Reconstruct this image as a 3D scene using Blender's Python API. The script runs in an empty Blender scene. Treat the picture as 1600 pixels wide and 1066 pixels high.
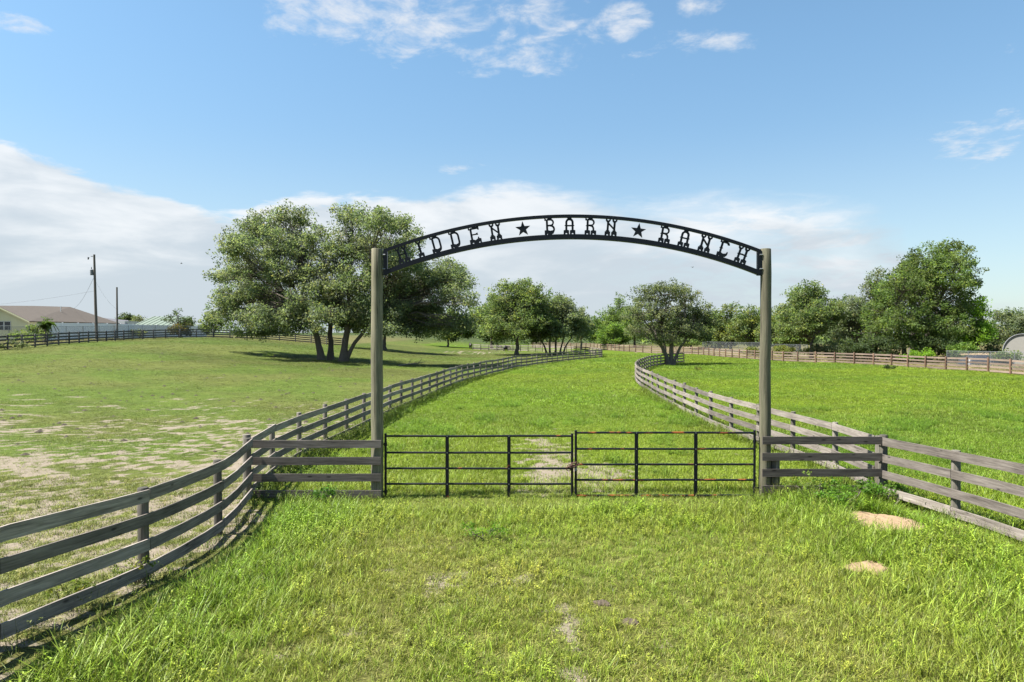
import bpy, math, random
import numpy as np
from mathutils import Vector, Matrix

PI = math.pi
scene = bpy.context.scene
COL = scene.collection
F = 1067.0          # focal length in photo pixels (1600 wide)
CAM_H = 3.2

# ------------------------------------------------------------------ camera
cam = bpy.data.cameras.new('camera')
cam.lens = 24.0
cam.sensor_width = 36.0
cam.clip_end = 6000
cam_o = bpy.data.objects.new('camera', cam)
COL.objects.link(cam_o)
cam_o.location = (0, 0, CAM_H)
cam_o.rotation_euler = (math.radians(90 - 0.70), 0, 0)
scene.camera = cam_o

# ------------------------------------------------------------------ sun, sky, exposure
SUN_EL = math.radians(59)
SUN_AZ = math.radians(-99)            # measured from +Y (view direction) towards +X; negative = left
sun = bpy.data.lights.new('sun', 'SUN')
sun.energy = 4.5
sun.angle = math.radians(0.8)
sun.color = (1.0, 0.955, 0.88)
sun_o = bpy.data.objects.new('sun', sun)
COL.objects.link(sun_o)
sd = Vector((math.cos(SUN_EL) * math.sin(SUN_AZ), math.cos(SUN_EL) * math.cos(SUN_AZ), math.sin(SUN_EL)))
sun_o.rotation_euler = sd.to_track_quat('Z', 'Y').to_euler()
sun_o.location = (-30, 10, 60)

vs = scene.view_settings
vs.view_transform = 'Standard'
vs.look = 'None'
vs.exposure = 1.75
vs.gamma = 1.0
vs.use_curve_mapping = False
SKY_STRENGTH = 0.060


class NB:
    """tiny helper for writing node trees"""
    def __init__(self, tree):
        self.t = tree
        self.n = tree.nodes
        self.l = tree.links
        self.n.clear()

    def new(self, typ, **kw):
        n = self.n.new(typ)
        for k, v in kw.items():
            setattr(n, k, v)
        return n

    def put(self, sock, v):
        if isinstance(v, bpy.types.NodeSocket):
            self.l.new(v, sock)
        elif v is not None:
            if isinstance(v, (tuple, list)) and len(v) == 3 and sock.type == 'RGBA':
                v = (*v, 1.0)
            sock.default_value = v

    def m(self, op, a, b=None, c=None, clamp=False):
        n = self.new('ShaderNodeMath', operation=op, use_clamp=clamp)
        self.put(n.inputs[0], a)
        if b is not None: self.put(n.inputs[1], b)
        if c is not None: self.put(n.inputs[2], c)
        return n.outputs[0]

    def ramp(self, v, lo, hi, a=0.0, b=1.0):
        n = self.new('ShaderNodeMapRange', interpolation_type='SMOOTHSTEP')
        self.put(n.inputs[0], v)
        self.put(n.inputs[1], lo); self.put(n.inputs[2], hi)
        self.put(n.inputs[3], a); self.put(n.inputs[4], b)
        return n.outputs[0]

    def mix(self, f, a, b, blend='MIX'):
        n = self.new('ShaderNodeMix', data_type='RGBA', blend_type=blend)
        self.put(n.inputs[0], f)
        self.put(n.inputs[6], a); self.put(n.inputs[7], b)
        return n.outputs[2]

    def noise(self, vec, scale, detail=4, rough=0.55, dist=0.0):
        n = self.new('ShaderNodeTexNoise')
        if vec is not None: self.put(n.inputs['Vector'], vec)
        n.inputs['Scale'].default_value = scale
        n.inputs['Detail'].default_value = detail
        n.inputs['Roughness'].default_value = rough
        n.inputs['Distortion'].default_value = dist
        return n.outputs[0]

    def comb(self, x, y, z):
        n = self.new('ShaderNodeCombineXYZ')
        self.put(n.inputs[0], x); self.put(n.inputs[1], y); self.put(n.inputs[2], z)
        return n.outputs[0]

    def sep(self, v):
        n = self.new('ShaderNodeSeparateXYZ')
        self.put(n.inputs[0], v)
        return n.outputs


world = bpy.data.worlds.new('World')
scene.world = world
world.use_nodes = True


def build_sky():
    b = NB(world.node_tree)
    out = b.new('ShaderNodeOutputWorld')
    bg = b.new('ShaderNodeBackground')
    sky = b.new('ShaderNodeTexSky', sky_type='NISHITA')
    sky.sun_disc = False
    sky.sun_elevation = SUN_EL
    sky.sun_rotation = SUN_AZ
    sky.altitude = 20
    sky.air_density = 1.0
    sky.dust_density = 0.6
    sky.ozone_density = 1.6
    tc = b.new('ShaderNodeTexCoord')
    x, y, z = b.sep(tc.outputs['Generated'])
    hor = b.m('SQRT', b.m('ADD', b.m('MULTIPLY', x, x), b.m('MULTIPLY', y, y)))
    el = b.m('DIVIDE', z, b.m('MAXIMUM', hor, 0.02))          # tan(elevation)
    az = b.m('ARCTAN2', x, y)                                   # 0 = view direction
    # the long cloud bank: its top edge wanders with azimuth, thins out to the right
    azv = b.comb(b.m('MULTIPLY', b.m('SINE', az), 1.0), b.m('MULTIPLY', b.m('COSINE', az), 1.0), b.m('MULTIPLY', el, 2.2))
    n_low = b.noise(azv, 2.3, 2, 0.5)
    stre = b.comb(b.m('MULTIPLY', az, 3.0), b.m('MULTIPLY', el, 11.0), b.m('MULTIPLY', az, 0.4))
    n_mid = b.noise(stre, 1.6, 6, 0.55, 0.35)
    n_fine = b.noise(stre, 4.6, 6, 0.62, 0.5)
    # top edge of the bank by azimuth
    fc = b.new('ShaderNodeFloatCurve')
    cur = fc.mapping.curves[0]
    pts = [(-PI, .19), (-2.2, .24), (-1.4, .27), (-.66, .236), (-.60, .222), (-.47, .178), (-.38, .165), (-.31, .190), (-.20, .200), (-.10, .205),
           (.0, .225), (.10, .215), (.19, .195), (.30, .200), (.42, .185), (.50, .165), (.58, .06), (.75, .02), (1.3, .03), (2.0, .12), (2.6, .17), (PI, .19)]
    P = [((a + PI) / (2 * PI), v) for a, v in pts]
    cur.points[0].location = P[0]
    cur.points[1].location = P[-1]
    for p in P[1:-1]:
        cur.points.new(*p)
    fc.mapping.update()
    b.put(fc.inputs['Value'], b.m('DIVIDE', b.m('ADD', az, PI), 2 * PI))
    top = b.m('ADD', fc.outputs[0], b.m('MULTIPLY', b.m('SUBTRACT', n_mid, 0.5), 0.075))
    top = b.m('ADD', top, b.m('MULTIPLY', b.m('SUBTRACT', n_fine, 0.5), 0.035))
    soft_side = b.ramp(az, -0.25, 0.5, 0.014, 0.07)           # crisp on the left, wispy on the right
    d = b.m('DIVIDE', b.m('SUBTRACT', top, el), soft_side)
    bank = b.ramp(d, 0.0, 1.0)
    # right half of the bank is streaky and lets the blue through
    streak = b.ramp(n_fine, 0.38, 0.62)
    right = b.ramp(az, 0.02, 0.40)
    thin = b.m('SUBTRACT', 1.0, b.m('MULTIPLY', right, b.m('MULTIPLY_ADD', streak, -0.48, 0.40)))
    bank = b.m('MULTIPLY', bank, thin)
    # small broken clouds high up (planar projection so that they get smaller towards the horizon)
    iz = b.m('ADD', el, 0.10)
    pv = b.comb(b.m('DIVIDE', b.m('MULTIPLY', b.m('SINE', az), 1.0), iz), b.m('DIVIDE', b.m('COSINE', az), iz), 3.7)
    n_c1 = b.m('ADD', b.m('MULTIPLY', b.noise(pv, 8.0, 7, 0.62, 0.25), .68), b.m('MULTIPLY', b.noise(pv, 2.6, 3, 0.5), .32))
    n_c0 = b.noise(pv, 0.75, 2, 0.5)

    def blob(a0, e0, ra, re):
        da = b.m('DIVIDE', b.m('SUBTRACT', az, a0), ra)
        de = b.m('DIVIDE', b.m('SUBTRACT', el, e0), re)
        r2 = b.m('ADD', b.m('MULTIPLY', da, da), b.m('MULTIPLY', de, de))
        return b.ramp(r2, 1.0, 0.0)
    area = b.m('MAXIMUM', blob(-.12, .50, .34, .17), b.m('MULTIPLY', blob(.02, .46, .22, .13), .9))
    for a0, e0, ra, re, k in [(-.34, .50, .12, .06, .8), (.16, .45, .07, .05, .85), (.275, .462, .06, .035, .8), (.20, .395, .10, .03, .55), (-.04, .405, .13, .05, .55),
                              (.60, .232, .085, .05, .7), (-.63, .365, .07, .02, .75), (-.06, .235, .09, .03, .6), (.64, .335, .05, .012, .6), (-.17, .325, .02, .012, .5), (.63, .08, .07, .03, .4), (.235, .405, .10, .045, .62), (.305, .40, .07, .04, .6), (.155, .382, .08, .03, .6)]:
        area = b.m('MAXIMUM', area, b.m('MULTIPLY', blob(a0, e0, ra, re), k))
    # the sky beyond the frame carries similar scattered clouds
    beyond = b.m('MULTIPLY', b.ramp(n_c0, 0.48, 0.66), b.ramp(el, 0.50, 0.62))
    behind = b.m('MULTIPLY', b.ramp(n_c0, 0.48, 0.66), b.ramp(b.m('ABSOLUTE', az), 0.75, 1.0))
    area = b.m('MAXIMUM', area, b.m('MULTIPLY', b.m('MAXIMUM', beyond, behind), 0.8))
    thr = b.m('MULTIPLY_ADD', area, -0.31, 0.70)
    cl = b.ramp(b.m('SUBTRACT', n_c1, thr), -0.03, 0.20)
    cl = b.m('MULTIPLY', cl, b.m('MULTIPLY', b.ramp(area, 0.0, 0.3), 0.85))
    # colours
    haze = b.ramp(el, 0.30, -0.02)
    filt = b.mix(b.ramp(el, 0.12, 0.45), (0.79, 0.86, 0.83), (0.86, 1.03, 1.0))
    skyc = b.mix(1.0, sky.outputs[0], filt, 'MULTIPLY')
    skyc = b.mix(b.m('MULTIPLY', haze, 0.55), skyc, (3.0, 3.55, 4.05))
    shade = b.ramp(b.m('ADD', b.m('DIVIDE', el, 0.22), b.m('MULTIPLY', b.m('SUBTRACT', n_mid, 0.5), 2.3)), 0.25, 1.05)
    bankc = b.mix(shade, (3.05, 3.42, 3.78), (4.75, 4.85, 4.95))
    c = b.mix(b.m('MULTIPLY', bank, 0.90), skyc, bankc)
    c = b.mix(cl, c, (4.3, 4.42, 4.62))
    b.put(bg.inputs[0], c)
    bg.inputs[1].default_value = SKY_STRENGTH
    b.l.new(bg.outputs[0], out.inputs[0])


build_sky()

# ------------------------------------------------------------------ helpers: tags, meshes
rng = np.random.default_rng(7)
random.seed(7)


def tag(o, label=None, cat=None, group=None, kind=None):
    if label: o['label'] = label
    if cat: o['category'] = cat
    if group: o['group'] = group
    if kind: o['kind'] = kind
    return o


def thing(name, label, cat, loc=(0, 0, 0), rz=0.0, group=None):
    o = bpy.data.objects.new(name, None)
    COL.objects.link(o)
    o.location = loc
    o.rotation_euler = (0, 0, rz)
    o.empty_display_size = 0.3
    return tag(o, label, cat, group)


def link(name, me, parent=None, mat=None, loc=None, rot=None, scale=None):
    if mat is not None and len(me.materials) == 0:
        me.materials.append(mat)
    o = bpy.data.objects.new(name, me)
    COL.objects.link(o)
    if parent is not None: o.parent = parent
    if loc is not None: o.location = loc
    if rot is not None: o.rotation_euler = rot
    if scale is not None: o.scale = scale
    return o


class MB:
    def __init__(self):
        self.v = []; self.f = []; self.uv = []; self.mi = []; self.sm = []

    def add(self, vs_, fs, uvs=None, mi=0, smooth=False):
        o = len(self.v)
        self.v.extend([tuple(p) for p in vs_])
        for k, f in enumerate(fs):
            self.f.append(tuple(i + o for i in f))
            self.uv.append(uvs[k] if uvs else [(0, 0)] * len(f))
            self.mi.append(mi); self.sm.append(smooth)

    def box(self, c, s, mi=0, M=None):
        cx, cy, cz = c; sx, sy, sz = s[0] / 2, s[1] / 2, s[2] / 2
        vs_ = [(cx + a * sx, cy + b_ * sy, cz + d * sz) for a in (-1, 1) for b_ in (-1, 1) for d in (-1, 1)]
        if M is not None: vs_ = [M @ Vector(p) for p in vs_]
        fs = [(0, 1, 3, 2), (4, 6, 7, 5), (0, 4, 5, 1), (2, 3, 7, 6), (0, 2, 6, 4), (1, 5, 7, 3)]
        uvs = []
        for f in fs:
            if f in ((0, 1, 3, 2), (4, 6, 7, 5)):
                uvs.append([(vs_[i][1], vs_[i][2]) for i in f])
            elif f in ((0, 4, 5, 1), (2, 3, 7, 6)):
                uvs.append([(vs_[i][0], vs_[i][2]) for i in f])
            else:
                uvs.append([(vs_[i][0], vs_[i][1]) for i in f])
        self.add(vs_, fs, uvs, mi)

    def tube(self, pts, rad, n=8, mi=0, caps=True, smooth=True):
        pts = [Vector(p) for p in pts]
        if not hasattr(rad, '__len__'): rad = [rad] * len(pts)
        vs_ = []; fs = []; uvs = []
        L = 0
        prev = None
        Ls = []
        for i, p in enumerate(pts):
            t = (pts[min(i + 1, len(pts) - 1)] - pts[max(i - 1, 0)]).normalized()
            if prev is None:
                a = Vector((0, 0, 1)) if abs(t.z) < .9 else Vector((1, 0, 0))
                u = t.cross(a).normalized()
            else:
                u = (prev - t * prev.dot(t)).normalized()
            prev = u
            w = t.cross(u)
            if i: L += (p - pts[i - 1]).length
            Ls.append(L)
            for k in range(n):
                a = 2 * PI * k / n
                vs_.append(p + (u * math.cos(a) + w * math.sin(a)) * rad[i])
        for i in range(len(pts) - 1):
            for k in range(n):
                k2 = (k + 1) % n
                fs.append((i * n + k, i * n + k2, (i + 1) * n + k2, (i + 1) * n + k))
                r = rad[0]
                uvs.append([(Ls[i], k * r), (Ls[i], (k + 1) * r), (Ls[i + 1], (k + 1) * r), (Ls[i + 1], k * r)])
        self.add(vs_, fs, uvs, mi, smooth)
        if caps:
            o = [vs_[k] for k in range(n)]
            self.add(o, [tuple(range(n))[::-1]], None, mi)
            o = [vs_[(len(pts) - 1) * n + k] for k in range(n)]
            self.add(o, [tuple(range(n))], None, mi)

    def prism(self, poly, y0, y1, mi=0):
        """closed xz polygon extruded along y"""
        n = len(poly)
        vs_ = [(p[0], y0, p[1]) for p in poly] + [(p[0], y1, p[1]) for p in poly]
        fs = [tuple(range(n)), tuple(range(2 * n - 1, n - 1, -1))]
        for i in range(n):
            j = (i + 1) % n
            fs.append((i, i + n, j + n, j))
        self.add(vs_, fs, None, mi)

    def mesh(self, name):
        me = bpy.data.meshes.new(name)
        me.from_pydata([tuple(p) for p in self.v], [], self.f)
        ul = me.uv_layers.new(name='UVMap')
        flat = [c for f in self.uv for uv in f for c in uv]
        ul.data.foreach_set('uv', flat)
        me.polygons.foreach_set('material_index', self.mi)
        me.polygons.foreach_set('use_smooth', self.sm)
        me.update()
        return me

    def build(self, name, mat, parent=None, **kw):
        me = self.mesh(name)
        for m_ in (mat if isinstance(mat, (list, tuple)) else [mat]):
            me.materials.append(m_)
        return link(name, me, parent, **kw)


def raw_mesh(name, verts, faces, nper, attr=None):
    """fast mesh from numpy arrays, all faces with nper corners"""
    me = bpy.data.meshes.new(name)
    nv, nf = len(verts), len(faces)
    me.vertices.add(nv)
    me.vertices.foreach_set('co', np.ascontiguousarray(verts, dtype=np.float32).ravel())
    if nf:
        me.loops.add(nf * nper)
        me.loops.foreach_set('vertex_index', np.ascontiguousarray(faces, dtype=np.int32).ravel())
        me.polygons.add(nf)
        me.polygons.foreach_set('loop_start', np.arange(nf, dtype=np.int32) * nper)
    me.update(calc_edges=True)
    if attr:
        for k, (typ, arr) in attr.items():
            a = me.attributes.new(k, typ, 'POINT')
            key = {'FLOAT_COLOR': 'color', 'FLOAT': 'value', 'INT': 'value', 'FLOAT_VECTOR': 'vector'}[typ]
            a.data.foreach_set(key, np.ascontiguousarray(arr, dtype=np.int32 if typ == 'INT' else np.float32).ravel())
    return me


# numpy value noise
_P = np.random.default_rng(3).permutation(256)
_P = np.concatenate([_P, _P])


def vnoise(x, y, s=0):
    x = np.asarray(x, float) + 1000.3 + s * 17.7; y = np.asarray(y, float) + 1000.7 + s * 9.1
    xi = np.floor(x).astype(int); yi = np.floor(y).astype(int)
    fx = x - xi; fy = y - yi
    fx = fx * fx * (3 - 2 * fx); fy = fy * fy * (3 - 2 * fy)
    def h(a, b_): return _P[(_P[a & 255] + b_) & 255] / 255.0
    return (h(xi, yi) * (1 - fx) + h(xi + 1, yi) * fx) * (1 - fy) + (h(xi, yi + 1) * (1 - fx) + h(xi + 1, yi + 1) * fx) * fy


def fbm(x, y, s=0, o=4):
    t = 0; a = 0.5; n = 0
    for k in range(o):
        t = t + a * vnoise(np.asarray(x) * 2 ** k, np.asarray(y) * 2 ** k, s + k * 3); n += a; a *= 0.55
    return t / n


def sst(x, a, b_):
    t = np.clip((np.asarray(x, float) - a) / (b_ - a), 0, 1)
    return t * t * (3 - 2 * t)


def terrain(x, y):
    x = np.asarray(x, float); y = np.asarray(y, float)
    z = -0.004 * np.clip(y - 13, 0, 95)
    t = sst(-x, 4, 46)
    z = z + t * (2.0 * np.clip((y - 10) / 50, 0, 1) + 0.8 * np.clip((y - 60) / 35, 0, 1))
    z = z + .20 * sst(-x, 3.4, 5.4) * sst(10.2 - y, 0, 3.6) + .17 * sst(x, 5.3, 7.4) * sst(12.4 - y, 0, 3.0)
    far = sst(np.hypot(x, y - 10), 9, 25)
    z = z + (fbm(x * .09, y * .09, 5, 3) - .5) * .22 * far
    return z


def tz(x, y): return float(terrain(x, y))


def W(px, D): return (px - 800) / F * D      # photo column -> world X at distance D


# fence lines (world metres, x, y)
LEFT_NEAR = [(-5.15, 2.6), (-5.12, 4.6), (-4.98, 6.5), (-4.66, 8.6), (-4.64, 10.75), (-5.02, 12.95)]
LEFT_LANE = [(-5.08, 13.1), (-5.33, 15.2), (-5.36, 17.1), (-5.28, 18.9), (-5.18, 20.7), (-5.09, 22.6), (-5.0, 24.6), (-4.92, 26.6), (-4.83, 28.7),
             (-4.55, 32), (-4.28, 35.6), (-3.9, 40), (-3.22, 46.5), (-2.34, 52), (-.29, 62), (.75, 67), (4.2, 78), (7.7, 86.5), (11.2, 93.5), (12.9, 98),
             (13.2, 104), (12.0, 112), (9.0, 121), (5.5, 127), (0, 133), (-8, 139)]
RIGHT_NEAR = [(7.08, 2.6), (7.15, 4.7), (7.25, 7), (7.33, 9.3), (7.4, 11.35), (7.17, 13.2)]
RIGHT_LANE = [(7.2, 13.4), (7.34, 15.6), (7.2, 17.7), (7.07, 19.8), (6.96, 21.5), (6.9, 23.2), (6.93, 25.1), (7.0, 27.3), (7.07, 29), (7.15, 31), (7.2, 32.7), (7.29, 34.4),
              (7.44, 36.5), (7.6, 38.3), (7.85, 41), (8.25, 44.7), (9.05, 49.8), (10.45, 56), (11.3, 59), (13.2, 65.5), (15.5, 71.5), (17.0, 74.6), (19.9, 79)]
RIGHT_FAR = [(40.6, 48), (40.3, 54), (40.1, 57.4), (39.7, 61), (38.9, 65.5), (38.3, 70), (36.9, 73.7), (35.4, 76.5), (33.2, 80.2), (32.2, 84), (31.6, 90), (31.0, 96), (30.6, 102),
             (30.3, 108), (29.6, 113), (27.5, 117), (24, 121.5), (21, 130), (19, 141), (17, 151), (13, 160), (5, 167)]
LEFT_FAR = [(-42.5, 48), (-43.5, 57), (-44.6, 64), (-46, 72), (-47.3, 80), (-47.9, 87), (-47.2, 93), (-44.8, 96.8), (-41, 99.5), (-34, 102), (-26, 104.5)]

_yl = [p[1] for p in LEFT_NEAR + LEFT_LANE[:19]] + [100, 112, 122, 133, 150, 900]
_xl = [p[0] for p in LEFT_NEAR + LEFT_LANE[:19]] + [13, 12, 8.5, 0, -20, -20]
_yr = [p[1] for p in RIGHT_NEAR + RIGHT_LANE] + [95, 120, 900]
_xr = [p[0] for p in RIGHT_NEAR + RIGHT_LANE] + [24, 30, 30]


def zones(x, y):
    """sand share and grass colour (albedo) of the ground at x, y"""
    XL = np.interp(y, _yl, _xl); XR = np.interp(y, _yr, _xr)
    edge = .5 * sst(13.4 - y, 0, 1.5) * (.5 + 1.0 * vnoise(x * 0 + 3.3, y * 1.3, 9))      # the paddock's sand spills under the near fence
    left = sst(XL + edge - x, -0.25, 0.35)
    right = sst(x - XR, -0.3, 0.3)
    front = sst(13.6 - y, -0.5, 0.8) * (1 - left) * (1 - right)
    n1 = fbm(x * .5, y * .5, 11, 4); n2 = fbm(x * .16, y * .16, 21, 3); n3 = fbm(x * 1.7, y * 1.7, 31, 3); n4 = fbm(x * .05, y * .12, 41, 3)
    # left paddock: bare sand in drifts between 8 and 36 m, most near the fence
    band = 0.105 * np.exp(-((y - 14.5) / 8.0) ** 2) + 0.09 * sst(x - XL, -4.5, -0.2) * sst(17 - y, -2, 6) - .22 * sst(y, 25, 40)
    n5 = fbm(x * 2.6, y * 3.4, 35, 4)
    n6 = fbm(x * 7.0, y * 7.0, 36, 3)
    ns = 0.20 * n1 + 0.22 * fbm(x * .25, y * .6, 51, 3) + 0.55 * (n5 - .5) + .62 * (n6 - .5) + .29
    sL = .88 * sst(ns + band, 0.485, 0.70)
    sL = np.maximum(sL, 0.85 * sst(ns, .5, .62) * np.exp(-((x + 6) / 9) ** 2 - ((y - 122) / 13) ** 2))
    # track in the lane behind the gate and worn bits in front of it
    tr = np.exp(-((x - 0.85 - .25 * np.sin(y * .35)) / .62) ** 2) * sst(y, 12, 14.5) * sst(24, y, y + 7)
    tr = np.exp(-((x - 0.75 - .03 * (y - 14)) / .85) ** 2) * sst(y, 12, 14.5) * (1 - sst(y, 19.5, 25))
    tr2 = np.exp(-((x - 1.9) / 1.15) ** 2 - ((y - 14.6) / 1.9) ** 2)
    sM = .9 * sst(n1 * .35 + fbm(x * 2.4, y * 2.4, 39, 4) * .6 + .36 * tr + .46 * tr2 + .5 * (fbm(x * 6, y * 6, 43, 2) - .5), 0.62, 0.86)
    worn = .72 * np.exp(-((x - .62 + .02 * (y - 7)) / .17) ** 2) * sst(8.6 - y, 0, 1.0) * sst(y, 3.5, 6)
    worn2 = np.exp(-((x + .2) / 2.6) ** 2 - ((y - 8) / 3.5) ** 2)
    sF = .72 * sst(n1 * .3 + fbm(x * 3.1, y * 3.1, 37, 4) * .65 + .36 * worn + .11 * worn2, 0.62, 0.78)
    sand = left * sL + (1 - left) * (1 - right) * ((1 - front) * sM + front * sF)
    gl = np.array([.116, .172, .026]); gl2 = np.array([.142, .168, .038])
    gm = np.array([1.12, 1.03, 1.0]) * np.array([0.1056, 0.1948, 0.0096]); gm2 = np.array([0.1428, 0.2096, 0.0128])
    gr = np.array([0.1351, 0.2037, 0.0085]); gr2 = np.array([0.1066, 0.1846, 0.0093])
    gf = np.array([.150, .228, .018]); gf2 = np.array([.176, .224, .026]); gf3 = np.array([.114, .216, .013])
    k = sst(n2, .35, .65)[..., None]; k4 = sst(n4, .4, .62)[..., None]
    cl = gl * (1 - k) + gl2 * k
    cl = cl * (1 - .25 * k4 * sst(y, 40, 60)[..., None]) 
    cm = gm * (1 - k4) + gm2 * k4
    cr = gr * (1 - k4) + gr2 * k4
    side = np.clip(sst(np.abs(x - 1.0), 2.2, 5.5) * .85 + sst(y, 9.5, 13) * .5, 0, 1)[..., None]
    kk = sst(n1, .35, .62)[..., None]
    cf = (gf * (1 - kk) + gf2 * kk) * (1 - side) + (gf3 * (1 - .45 * kk) + gf * .45 * kk) * side
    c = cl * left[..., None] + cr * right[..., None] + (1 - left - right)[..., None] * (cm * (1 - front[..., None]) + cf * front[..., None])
    xf = np.interp(y, [p[1] for p in RIGHT_FAR], [p[0] for p in RIGHT_FAR])
    dry = sst(x - xf, -.2, .6) * sst(y, 30, 48)
    xl = np.interp(y, [p[1] for p in LEFT_FAR], [p[0] for p in LEFT_FAR])
    dry = np.maximum(dry, .7 * sst(xl - x, .3, 2.5) * sst(y, 30, 48))[..., None]
    c = c * (1 - dry) + np.array([.20, .175, .075]) * dry
    return sand, c, left, right, front


# ------------------------------------------------------------------ materials
def mat(name):
    m_ = bpy.data.materials.new(name)
    m_.use_nodes = True
    b = NB(m_.node_tree)
    out = b.new('ShaderNodeOutputMaterial')
    bs = b.new('ShaderNodeBsdfPrincipled')
    b.l.new(bs.outputs[0], out.inputs[0])
    return m_, b, bs, out


def plain(name, col, rough=.6, metal=0, var=.12, scale=3.0, bump=0.0):
    m_, b, bs, out = mat(name)
    tc = b.new('ShaderNodeTexCoord')
    n = b.noise(tc.outputs['Object'], scale, 5, .6)
    k = b.m('MULTIPLY_ADD', n, 2 * var, 1 - var)
    vec = b.new('ShaderNodeVectorMath', operation='SCALE')
    vec.inputs[0].default_value = col
    b.put(vec.inputs['Scale'], k)
    b.put(bs.inputs['Base Color'], vec.outputs[0])
    bs.inputs['Roughness'].default_value = rough
    bs.inputs['Metallic'].default_value = metal
    if bump:
        bn = b.new('ShaderNodeBump'); bn.inputs['Strength'].default_value = bump; bn.inputs['Distance'].default_value = .02
        b.put(bn.inputs['Height'], n); b.put(bs.inputs['Normal'], bn.outputs[0])
    return m_


def wood(name, c_dark, c_mid, c_light, knots=True, moss=0.0, cracks=False):
    m_, b, bs, out = mat(name)
    uv = b.new('ShaderNodeUVMap')
    oi = b.new('ShaderNodeObjectInfo')
    u, v, _ = b.sep(uv.outputs[0])
    rnd = b.m('MULTIPLY', oi.outputs['Random'], 37.0)
    vec = b.comb(b.m('MULTIPLY', u, 2.2), b.m('MULTIPLY', v, 42.0), rnd)
    grain = b.noise(vec, 1.0, 6, .62, .6)
    vec2 = b.comb(b.m('MULTIPLY', u, 1.3), b.m('MULTIPLY', v, 5.0), b.m('ADD', rnd, 5.0))
    blot = b.noise(vec2, 1.0, 4, .6)
    cr = b.new('ShaderNodeValToRGB')
    e = cr.color_ramp.elements
    e[0].position = .30; e[0].color = (*c_dark, 1)
    e[1].position = .72; e[1].color = (*c_light, 1)
    k = cr.color_ramp.elements.new(.50); k.color = (*c_mid, 1)
    b.put(cr.inputs[0], b.m('ADD', b.m('MULTIPLY', grain, .6), b.m('MULTIPLY', blot, .4)))
    c = cr.outputs[0]
    tone = b.m('MULTIPLY_ADD', oi.outputs['Random'], .7, .66)
    c = b.mix(1.0, c, b.comb(tone, tone, tone), 'MULTIPLY')
    if knots:
        vo = b.new('ShaderNodeTexVoronoi'); vo.inputs['Scale'].default_value = 1.0
        b.put(vo.inputs['Vector'], b.comb(b.m('MULTIPLY', u, 2.4), b.m('MULTIPLY', v, 7.0), rnd))
        kn = b.ramp(vo.outputs['Distance'], .16, .06)
        c = b.mix(b.m('MULTIPLY', kn, .75), c, tuple(x * .35 for x in c_dark))
    if moss:
        mo = b.ramp(b.noise(b.comb(b.m('MULTIPLY', u, 1.2), b.m('MULTIPLY', v, 9), rnd), 1.4, 5, .65), .48, .68)
        c = b.mix(b.m('MULTIPLY', mo, moss), c, (.055, .075, .035))
    if cracks:
        ck = b.noise(b.comb(b.m('MULTIPLY', u, .55), b.m('MULTIPLY', v, 13.0), rnd), 1.0, 6, .75, .5)
        c = b.mix(b.m('MULTIPLY', b.ramp(ck, .57, .62), .85), c, (.025, .024, .018))
        st = b.noise(b.comb(b.m('MULTIPLY', u, .9), b.m('MULTIPLY', v, 5.0), rnd), 1.0, 4, .6)
        c = b.mix(b.m('MULTIPLY', b.ramp(st, .50, .70), .5), c, (.085, .078, .058))
    b.put(bs.inputs['Base Color'], c)
    bs.inputs['Roughness'].default_value = .85
    bs.inputs['Specular IOR Level'].default_value = .2
    bn = b.new('ShaderNodeBump'); bn.inputs['Strength'].default_value = .5; bn.inputs['Distance'].default_value = .004
    b.put(bn.inputs['Height'], grain); b.put(bs.inputs['Normal'], bn.outputs[0])
    return m_


M = {}
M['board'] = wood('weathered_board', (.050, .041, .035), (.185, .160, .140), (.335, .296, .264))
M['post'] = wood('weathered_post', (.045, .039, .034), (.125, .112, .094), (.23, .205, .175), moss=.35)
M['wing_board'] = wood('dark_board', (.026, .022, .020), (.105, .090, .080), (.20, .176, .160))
M['gatepost'] = wood('treated_pole', (.055, .050, .034), (.155, .142, .096), (.28, .258, .185), knots=False, moss=.42, cracks=True)
M['far_board'] = wood('brown_board', (.10, .075, .058), (.18, .135, .108), (.27, .21, .17), knots=False)
M['far_post'] = wood('brown_post', (.075, .045, .03), (.13, .08, .055), (.19, .12, .085), knots=False)
M['dark_far'] = wood('dark_far_board', (.045, .043, .042), (.085, .08, .078), (.14, .13, .125), knots=False)
M['pole'] = plain('utility_pole_wood', (.11, .095, .08), .9, 0, .25, 4)
M['bark'] = plain('bark', (.105, .088, .072), .95, 0, .45, 5, .8)
M['white_vinyl'] = plain('white_vinyl', (.84, .84, .85), .5, 0, .05)
M['cream_wall'] = plain('cream_wall', (.56, .53, .36), .8, 0, .05)
M['white_trim'] = plain('white_trim', (.5, .5, .48), .5, 0, .04)
M['brown_roof'] = plain('brown_roof', (.082, .066, .053), .9, 0, .25, 2.5)
M['dark_roof'] = plain('dark_roof', (.075, .075, .085), .85, 0, .15)
M['green_roof'] = plain('green_metal_roof', (.098, .132, .098), .5, .0, .08)
M['glass'] = plain('dark_window', (.02, .025, .03), .08, 0, .1)
M['galv'] = plain('galvanised', (.16, .17, .18), .5, .3, .12, 8)
M['silver_roof'] = plain('silver_sheet', (.30, .31, .33), .4, .3, .08)
M['beige_wall'] = plain('beige_sheet', (.19, .183, .165), .7, 0, .12)
M['tarp'] = plain('dark_tarp', (.018, .022, .032), .45, 0, .3)
M['straw'] = plain('dry_straw', (.26, .19, .11), .95, 0, .35, 20, .6)
M['cow'] = plain('black_hide', (.012, .010, .009), .6, 0, .3)
M['sand'] = plain('orange_sand', (.24, .165, .095), .95, 0, .45, 34, 1.0)
M['brown_dirt'] = plain('brown_dirt', (.075, .055, .038), .95, 0, .4, 40, .9)
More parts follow.
